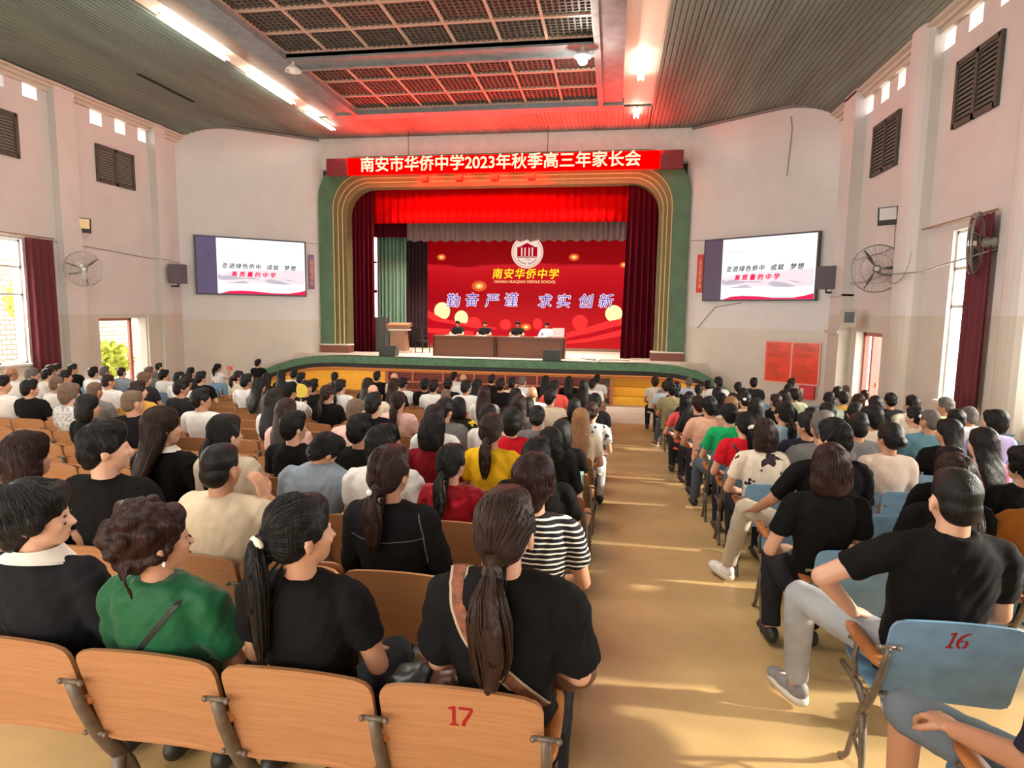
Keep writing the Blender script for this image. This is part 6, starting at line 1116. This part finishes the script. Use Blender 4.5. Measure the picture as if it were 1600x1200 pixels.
HERO = {
 'polo and light jeans': dict(nogroup=True, legs='lj', collar=0.013, X=1.31, J=dict(elL=(-0.415, 0.20, 0.845), wrL=(-0.235, 0.34, 0.645), hdL=(0.55, 0.45, -0.2), kneeL=(-0.365, 0.62, 0.575), ankL=(-0.315, 0.74, 0.05)), vox=0.008, wr=0.008, shoe=('g', 0.35), sleeve=0.66),
 'beige trousers': dict(nogroup=True, legs='bg', X=1.45, J=dict(elL=(-0.315, 0.22, 0.78), wrL=(-0.375, 0.42, 0.645), hdL=(0.0, 0.9, -0.35), kneeL=(-0.40, 0.62, 0.59), ankL=(-0.47, 0.80, 0.045)), shoe=('w', 0.4), sleeve=0.85),
 'wide-necked': dict(nogroup=True, J=dict(elL=(-0.26, 0.17, 0.73))), 'butterfly': dict(nogroup=True, J=dict(elL=(-0.25, 0.22, 0.72)), sleeve=0.6),
 'olive T-shirt and jeans': dict(nogroup=True, legs='jn', J=dict(kneeL=(-0.16, 0.62, 0.53), ankL=(-0.2, 0.78, 0.05)), shoe=('b', 0.3), vox=0.013), 'coral red': dict(J=dict(elL=(-0.28, 0.2, 0.72)), vox=0.013), 'salmon': dict(vox=0.011, J=dict(elL=(-0.27, 0.24, 0.73))), 'bright green': dict(vox=0.011, legs='jn', J=dict(elL=(-0.24, 0.24, 0.72), kneeL=(-0.22, 0.64, 0.54), ankL=(-0.24, 0.72, 0.05))), 'and red shirt': dict(vox=0.011, J=dict(elL=(-0.25, 0.18, 0.72))),
 'lifting a hand': dict(nogroup=True, fat=1.17, J=dict(elR=(0.33, 0.30, 0.90), wrR=(0.20, 0.17, 1.06), hdR=(-0.35, -0.05, 1)), palms={'R': (-1, 0.3, 0.1)}, curl=0.7, collar=0.0),
 'bowing his head': dict(nogroup=True, dx=-0.10, J=dict(piv=(0.09, 0.25, 1.12), shL=(-0.13, 0.24, 0.98), shR=(0.25, 0.24, 0.96), elL=(-0.2, 0.3, 0.74), elR=(0.29, 0.34, 0.73)), pit=38, rol=10, fat=1.08, wr=0.009),
 'white collar in right': dict(nogroup=True, fat=1.1, dx=-0.02), 'auburn updo': dict(nogroup=True, fat=1.12, loose=0.012, wr=0.011, sleeve=0.8), 'cream scrunchie': dict(nogroup=True, hv=3), 'woven bag strap': dict(nogroup=True, hairst='Q', fat=1.12, loose=0.012, wr=0.011, sleeve=0.8), 'seamed black': dict(nogroup=True, hv=2, fat=1.1), 'shiny red velvet': dict(nogroup=True, hv=2, wr=0.010, J=dict(elR=(0.24, 0.2, 0.75))),
 'stripes': {}, 'small red paper': dict(vox=0.012, J=dict(elR=(0.22, 0.33, 0.88), wrR=(0.15, 0.40, 1.10), hdR=(0, 0.2, 1))), 'yellow hand fan': dict(vox=0.012, J=dict(elR=(0.22, 0.33, 0.82), wrR=(0.02, 0.46, 0.88), hdR=(0, 0.1, 1))), 'yellow T-shirt': dict(hv=2, nogroup=True), 'pale pink blouse': dict(hv=0, fat=1.15), 'white hair tie': dict(hv=1, vox=0.011, legs='dk'), 'sailor': dict(hv=2),
}
def hero_of(label, n):
    for k_, v_ in HERO.items():
        if k_ in label: return dict(v_)
    return {} if n >= 14 else None
tie_w = mat('hair_tie_cream', (0.75, 0.68, 0.55), 0.7); tie_k = mat('hair_tie_dark', (0.03, 0.02, 0.02), 0.7); pearl = mat('pearl', (0.85, 0.82, 0.78), 0.2)
PB = {}
for (b, n, k, X, h, hair, hc, sh, yaw, label) in PEOPLE:
    H_ = hero_of(label, n); pit = 0; legs = 'dk'; x = X
    if H_ is not None: pit = H_.get('pit', 0); legs = H_.get('legs', 'dk'); x = H_.get('X', X + H_.get('dx', 0)); hair = H_.get('hairst', hair)
    if 'shaved sides' in label: pass
    if sh == 'flo': legs = 'fl'
    e, ho, sm = person(b, n, x, h, hair, hc, sh, yaw, label, pit, legs, sh in ('coll', 'bks', 'lav', 'blu'), H_)
    PB[label] = (e, ho, sm, H_)
    c_ = make_chair(b, n, k, ('wooden' if b == 'L' else 'blue') + ' seat of the ' + label, False, 'occupied wooden seats' if b == 'L' else 'occupied blue seats')
    if (b, n, k) == ('L', 17, 0): numeral(c_, shift(one, -0.26) + shift(seven, 0.30), -0.008, 0.712, 0.072, 0.05)
    if (b, n, k) == ('R', 16, 0): numeral(c_, shift(one, -0.30) + shift(six, 0.26), 0.0, 0.735, 0.072, 0.16)
    if H_ and 'shoe' in H_:
        J = joints('M', **H_.get('J', {})); mm_ = {'g': shoe_g, 'w': shoe_w, 'b': shoe_b}[H_['shoe'][0]]
        for nn in 'LR':
            me, so = shoe_mesh(J['ank' + nn], H_['shoe'][1] if nn == 'L' else -0.1, mm_); q = link('shoe', me, e); link('sole', so, q)
        if H_['shoe'][0] != 'b':
            a_ = J['ankL']; R_ = Matrix.Rotation(H_['shoe'][1], 3, 'Z'); mb = MB()
            for q_ in range(4): mb.tube([a_ + R_ @ V((sx, 0.075 + 0.02 * q_, 0.024 - 0.009 * q_)) for sx in (-0.022, 0, 0.022)], 0.004, 5)
            mb.obj('laces', mat('lace_white', (0.7, 0.68, 0.62), 0.7), q)
    if hair in 'PQ':
        v_ = H_.get('hv', 0) if H_ else 0
        if hair == 'Q': t = link('hair_tie', cached('tq', lambda: band_mesh(tie_k, 0.021, (0, -0.103, -0.055))), ho)
    if 'cream scrunchie' in label: mb = MB(); mb.ell((0, -0.132, 0.030), (0.031, 0.016, 0.024), Matrix.Rotation(0.5, 3, 'X')); mb.obj('scrunchie', tie_w, ho, True)
    if 'white scrunchie' in label or 'white hair tie' in label: mb = MB(); mb.ell((0, -0.134, 0.030), (0.040, 0.020, 0.030), Matrix.Rotation(0.5, 3, 'X')); mb.obj('hair_tie', tie_w, ho, True)
    if 'pearl hair tie' in label: MB().ell((0, -0.150, -0.02), (0.012, 0.012, 0.014)).obj('hair_tie', pearl, ho, True)
    if 'clip' in label: MB().ell((-0.05 if yaw < 0 else 0.03, -0.085, 0.06), (0.03, 0.02, 0.022)).obj('hair_clip', pearl, ho, True)
def eyes(e, P, R, brows=True):
    for s in (-1, 1): MB().ell(R @ V((s * 0.033, 0.0915, 0.008)) + P, (0.0095, 0.004, 0.0038), R, 10, 6).obj('eye', mat('eye_dark', (0.01, 0.008, 0.008), 0.15), e, True)
    if brows:
        for s in (-1, 1): MB().ell(R @ V((s * 0.034, 0.094, 0.034)) + P, (0.016, 0.004, 0.0028), R, 10, 6).obj('eyebrow', HC['k'], e, True)
    MB().ell(R @ V((0, 0.099, -0.034)) + P, (0.019, 0.004, 0.005), R, 10, 6).obj('lips', mat('lips', (0.38, 0.14, 0.10), 0.5), e, True)
def find(s): return next(v for k_, v in PB.items() if s in k_)
for s_, yw in (('white collar in right', 60), ('auburn updo', 40), ('shaved sides', 45), ('beige trousers', -35), ('salmon', -20), ('round black bob beyond', 45), ('full black cap', -35), ('reading white paper', -40), ('white flower', -35)):
    e, ho, sm, H_ = find(s_); q = yw if H_ is not None else min((-40, -20, 0, 20, 40, 60), key=lambda t: abs(t - yw)); eyes(e, V(PIV), headrot(q, 0))
def glasses(e, R):
    mb = MB(); P = V(PIV)
    for s in (-1, 1):
        mb.tube([R @ V((s * 0.033 + 0.024 * math.cos(a), 0.104, 0.008 + 0.018 * math.sin(a))) + P for a in [2 * PI * q / 14 for q in range(15)]], 0.0022, 5); mb.tube([R @ V(v) + P for v in ((s * 0.057, 0.102, 0.012), (s * 0.076, 0.05, 0.014), (s * 0.082, 0.0, 0.016))], 0.0024, 5)
    mb.tube([R @ V((-0.01, 0.106, 0.01)) + P, R @ V((0.01, 0.106, 0.01)) + P], 0.002, 5); mb.obj('glasses', black_m, e)
for k_, (e, ho, sm, H_) in PB.items():
    if 'glasses' in k_ or 'spectacled' in k_:
        q = next(t[8] for t in PEOPLE if t[9] == k_); glasses(e, headrot(min((-40, -20, 0, 20, 40, 60), key=lambda t: abs(t - q)), 0))
# white collar, seams, straps
e, ho, sm, _ = find('white collar in right')
mb = MB(); ring = [2 * PI * q / 28 for q in range(29)]; mb.strip([(0.070 * math.cos(a), 0.125 + 0.068 * math.sin(a), 1.105) for a in ring], [(0.128 * math.cos(a), 0.125 + 0.098 * math.sin(a), 1.062 - 0.02 * math.sin(a)) for a in ring]); mb.strip([(0.13 * math.cos(a), 0.125 + 0.10 * math.sin(a), 1.055 - 0.02 * math.sin(a)) for a in ring], [(0.07 * math.cos(a), 0.125 + 0.068 * math.sin(a), 1.098) for a in ring]); mb.obj('collar', mat('collar_white', (0.8, 0.76, 0.68), 0.7), e, True)
e, ho, sm, _ = find('long brown hair and black top'); mb = MB(); mb.strip([(0.066 * math.cos(a), 0.125 + 0.062 * math.sin(a), 1.10) for a in ring], [(0.105 * math.cos(a), 0.125 + 0.085 * math.sin(a), 1.068) for a in ring]); mb.obj('collar', mat('collar_white', (0.8, 0.76, 0.68), 0.7), e, True)
def on_back(sm, path, off, w, front=None, n=24):
    """band laid on the back of a shirt: points (x, z) are dropped on the cloth from behind"""
    t = BVHTree.FromPolygons([v.co for v in sm.vertices], [p.vertices for p in sm.polygons]); pts = []
    for i in range(n + 1):
        u = i / n * (len(path) - 1); k_ = min(int(u), len(path) - 2); f = u - k_; x = path[k_][0] * (1 - f) + path[k_ + 1][0] * f; z = path[k_][1] * (1 - f) + path[k_ + 1][1] * f
        hit = t.ray_cast(V((x, -1, z)), V((0, 1, 0)))
        if hit[0] is not None: pts.append(hit[0] + V((0, -off, off * 0.3)))
    pts = (front or []) + pts; A = []; B = []
    for i, p in enumerate(pts): d = (pts[min(i + 1, len(pts) - 1)] - pts[max(i - 1, 0)]).normalized(); s = d.cross(V((0, 1, 0.25))).normalized(); A.append(p + s * w / 2); B.append(p - s * w / 2)
    mb = MB(); mb.strip(A, B); C_ = [a + V((0, 0.004, 0)) for a in A]; D_ = [a + V((0, 0.004, 0)) for a in B]; mb.strip(D_, C_); mb.strip(C_, A); mb.strip(B, D_); return mb
e, ho, sm, _ = find('woven bag strap')
bag = empty('shoulder_bag', e.location, 0, 'woven brown shoulder bag strap across the black back above chair 17', 'bag'); bag.scale = e.scale
pth = [(-0.128, 1.06), (-0.115, 1.0), (-0.085, 0.93), (-0.035, 0.86), (0.03, 0.79), (0.09, 0.725), (0.12, 0.69)]; fr = [V((-0.125, 0.20, 1.03)), V((-0.128, 0.165, 1.075)), V((-0.13, 0.115, 1.092))]
on_back(sm, pth, 0.006, 0.052, fr).obj('strap', mat('strap_pale', (0.36, 0.29, 0.20), 0.8), bag); on_back(sm, pth, 0.009, 0.036, [p + V((0, -0.002, 0.004)) for p in fr]).obj('strap_stripe', mat('strap_woven', (0.20, 0.065, 0.03), 0.8, var=0.5, vscale=60), bag)
mb = MB(); mb.ell((0.17, 0.40, 0.64), (0.10, 0.06, 0.07)); link('pouch', fuse(mb, 0.012, 'pouch', mat('bag_brown', (0.13, 0.055, 0.03), 0.5), 3, (0.004, 20)), bag)
e, ho, sm, _ = find('auburn updo')
bag = empty('crossbody_bag', e.location, 0, 'thin black bag strap crossing the dark green blouse', 'bag'); bag.scale = e.scale
on_back(sm, [(0.12, 1.02), (0.09, 0.98), (0.02, 0.90), (-0.05, 0.82), (-0.10, 0.76)], 0.005, 0.016, [V((0.12, 0.19, 1.02)), V((0.125, 0.13, 1.075))]).obj('strap', black_m, bag); MB().ell((-0.18, 0.36, 0.62), (0.09, 0.05, 0.07)).obj('pouch', black_m, bag, True)
MB().ell(headrot(40, 0) @ V((0.083, 0.0, -0.028)) + V(PIV), (0.006, 0.006, 0.011)).obj('earring', pearl, e, True)
e, ho, sm, _ = find('seamed black'); on_back(sm, [(-0.17, 0.93), (0.0, 0.915), (0.17, 0.93)], 0.002, 0.005).obj('seam', mat('seam_grey', (0.12, 0.12, 0.12), 0.8), e); on_back(sm, [(0.145, 1.04), (0.165, 0.95), (0.168, 0.80)], 0.002, 0.005).obj('seam', mat('seam_grey', (0.12, 0.12, 0.12), 0.8), e)
e, ho, sm, _ = find('and red shirt'); bag = empty('crossbody_bag', e.location, 0, 'dark strap crossing the red shirt on the right aisle', 'bag'); bag.scale = e.scale; on_back(sm, [(-0.10, 1.02), (-0.02, 0.9), (0.06, 0.78)], 0.006, 0.022, [V((-0.11, 0.19, 1.02)), V((-0.11, 0.13, 1.075))]).obj('strap', black_m, bag); MB().ell((0.16, 0.38, 0.62), (0.09, 0.05, 0.07)).obj('pouch', black_m, bag, True)
e, ho, sm, _ = find('white flower'); 
# held and loose things
e, ho, sm, _ = find('small red paper'); o = empty('red_paper', e.location + V((0.17, 0.44, 1.20)), 0.3, 'small red paper held up by the ponytailed woman in white', 'paper'); MB().box((0, 0, 0), (0.15, 0.006, 0.12)).obj('sheet', mat('paper_red', (0.75, 0.06, 0.04), 0.6), o)
e, ho, sm, _ = find('yellow hand fan'); o = empty('hand_fan', e.location + V((-0.02, 0.46, 1.08)), 0.2, 'yellow hand fan near the left end of the stage apron', 'hand fan'); mb = MB(); mb.tube([(0, -0.004, 0.10), (0, 0.004, 0.10)], 0.10, 24); mb.obj('fan_leaf', mat('fan_yellow', (0.80, 0.62, 0.08), 0.6), o); MB().tube([(0, 0, -0.02), (0, 0, -0.15)], 0.009, 6).obj('handle', tie_w, o)
e, ho, sm, _ = find('reading white paper'); MBo = MB().box((0, 0, 0), (0.21, 0.29, 0.004), M=Matrix.Rotation(0.5, 3, 'X')); o = MBo.obj('paper_sheet', mat('paper_white', (0.85, 0.8, 0.74), 0.7)); o.location = e.location + V((-0.08, 0.52, 0.72)); tag(o, 'white paper in the lap of the navy-shirted reader, right block', 'paper')
yb = rowY('L', 13); jk = empty('jacket', (-0.33, yb, fz(yb + 0.2)), 0, 'mint green jacket draped over a wooden chair back near the aisle', 'jacket')
mb = MB(); cols = 22; A = []
for side in (0, 1):
    for zz, yy in ((0.80, 0.05), (0.825, 0.02), (0.83, -0.005), (0.81, -0.03), (0.72, -0.035), (0.62, -0.03), (0.555, -0.02)): A.append([(-0.13 + 0.26 * i / cols + 0.02 * (0.8 - zz) * math.sin(i), yy - 0.014 * (1 - side) - 0.012 * math.sin(i * 1.1) * (1.0 if zz < 0.8 else 0.3), zz - (0.03 * math.sin(i * 0.5) if zz < 0.6 else 0)) for i in range(cols + 1)])
for q in range(6): mb.strip(A[q], A[q + 1]); mb.strip(A[q + 8], A[q + 7])
mb.obj('cloth', cloth('mint', (0.38, 0.62, 0.50)), jk, True)
def soft(name, loc, r, m, label, cat, seed):
    mb = MB(); mb.ell((0, 0, 0), r); mb.ell((r[0] * 0.4, 0.01, r[2] * 0.3), (r[0] * 0.6, r[1] * 0.9, r[2] * 0.8)); o = link(name, fuse(mb, 0.009, name, m, 2, (0.012, 16), seed)); o.location = loc; tag(o, label, cat)
z17 = fz(1.8); soft('black_bag', (-0.655, 1.93, z17 + 0.56), (0.085, 0.12, 0.10), mat('nylon_black', (0.02, 0.022, 0.024), 0.4), 'crumpled black bag between the two ponytailed women in black', 'bag', 2); soft('brown_bag', (-0.535, 1.98, z17 + 0.56), (0.07, 0.10, 0.10), mat('leather_brown', (0.09, 0.035, 0.018), 0.35), 'small brown leather bag left of the woman on chair 17', 'bag', 5)
bt = empty('plastic_bottle', (-1.175, 2.02, z17 + 0.56), 0, 'clear plastic bottle between the green blouse and the cream scrunchie woman', 'bottle'); gl_ = mat('clear_plastic', (0.7, 0.72, 0.72), 0.08, spec=0.6); MB().loft([(0, 0, 0, 0.03, 0.03), (0, 0, 0.11, 0.032, 0.032), (0, 0, 0.15, 0.026, 0.026), (0, 0, 0.175, 0.012, 0.012)], 16, 2).obj('bottle_body', gl_, bt, True); MB().tube([(0, 0, 0.172), (0, 0, 0.192)], 0.014, 10).obj('cap', mat('cap_white', (0.8, 0.8, 0.8), 0.4), bt)
for (b, n, k, label) in EMPTIES: make_chair(b, n, k, label, True, 'empty wooden seats' if b == 'L' else 'empty blue seats')
# man at the lower right edge, in the row behind seat 16
person('R', 17, 1.40, 1.36, 'S', 'k', 'nav', 10, 'man in navy T-shirt and denim shorts at the lower right edge', 0, 'ds', False, dict(nogroup=True, cut=0.28, sleeve=0.95, vox=0.007, skin=SKIN[2], curl=0.95, J=dict(elL=(-0.30, 0.08, 0.735), wrL=(-0.36, 0.32, 0.655), hdL=(-0.25, 0.85, -0.1), kneeL=(-0.40, 0.52, 0.575), ankL=(-0.36, 0.60, 0.05))))
make_chair('R', 17, 0, 'blue seat of the man in denim shorts at the lower right edge', False, 'occupied blue seats')
# standing figure by the left wall
e, ho, sm = person('W', 0, -9.47, 1.33, 'S', 'k', 'blk', 15, 'person in black standing against the pale wall left of the stage apron', 0, 'dk', False, dict(nogroup=True, vox=0.012, J=dict(hipL=(-0.09, 0.14, 0.5), hipR=(0.09, 0.14, 0.5), kneeL=(-0.1, 0.16, 0.10), kneeR=(0.1, 0.16, 0.10), ankL=(-0.1, 0.14, -0.30), ankR=(0.1, 0.14, -0.30), wrL=(-0.22, 0.22, 0.5), wrR=(0.22, 0.22, 0.5), hdL=(0, 0.2, -1), hdR=(0, 0.2, -1))), Y=15.45, zf=fz(15.6) + 0.34)
e.scale = (0.89, 0.89, 0.89)
# speakers on stage, facing the hall
for i, (x, h, hair, hc, sh, lab) in enumerate(((SPK[0], 1.27, 'S', 'k', 'blk', 'first speaker from left at the stage table, black shirt'), (SPK[1], 1.27, 'Z', 'k', 'blk', 'second speaker from left at the stage table, cropped hair and black shirt'), (SPK[2], 1.29, 'S', 'k', 'blk', 'third speaker from left at the stage table, black shirt'), (SPK[3], 1.27, 'S', 'k', 'lbl', 'speaker in pale blue shirt nearest the laptop on stage'))):
    e, ho, sm = person('S', 0, x, h, hair, hc, sh, 0, lab, 8, 'dk', i == 3, dict(nogroup=True, vox=0.010, J=dict(elL=(-0.275, 0.33, 0.80), elR=(0.275, 0.33, 0.80), wrL=(-0.13, 0.50, 0.80), wrR=(0.13, 0.50, 0.80), hdL=(0.6, 0.5, 0), hdR=(-0.6, 0.5, 0))), Y=23.42, rz=PI, zf=ST)
    e['group'] = 'speakers at the stage table'; eyes(e, V(PIV), headrot(0, 8))
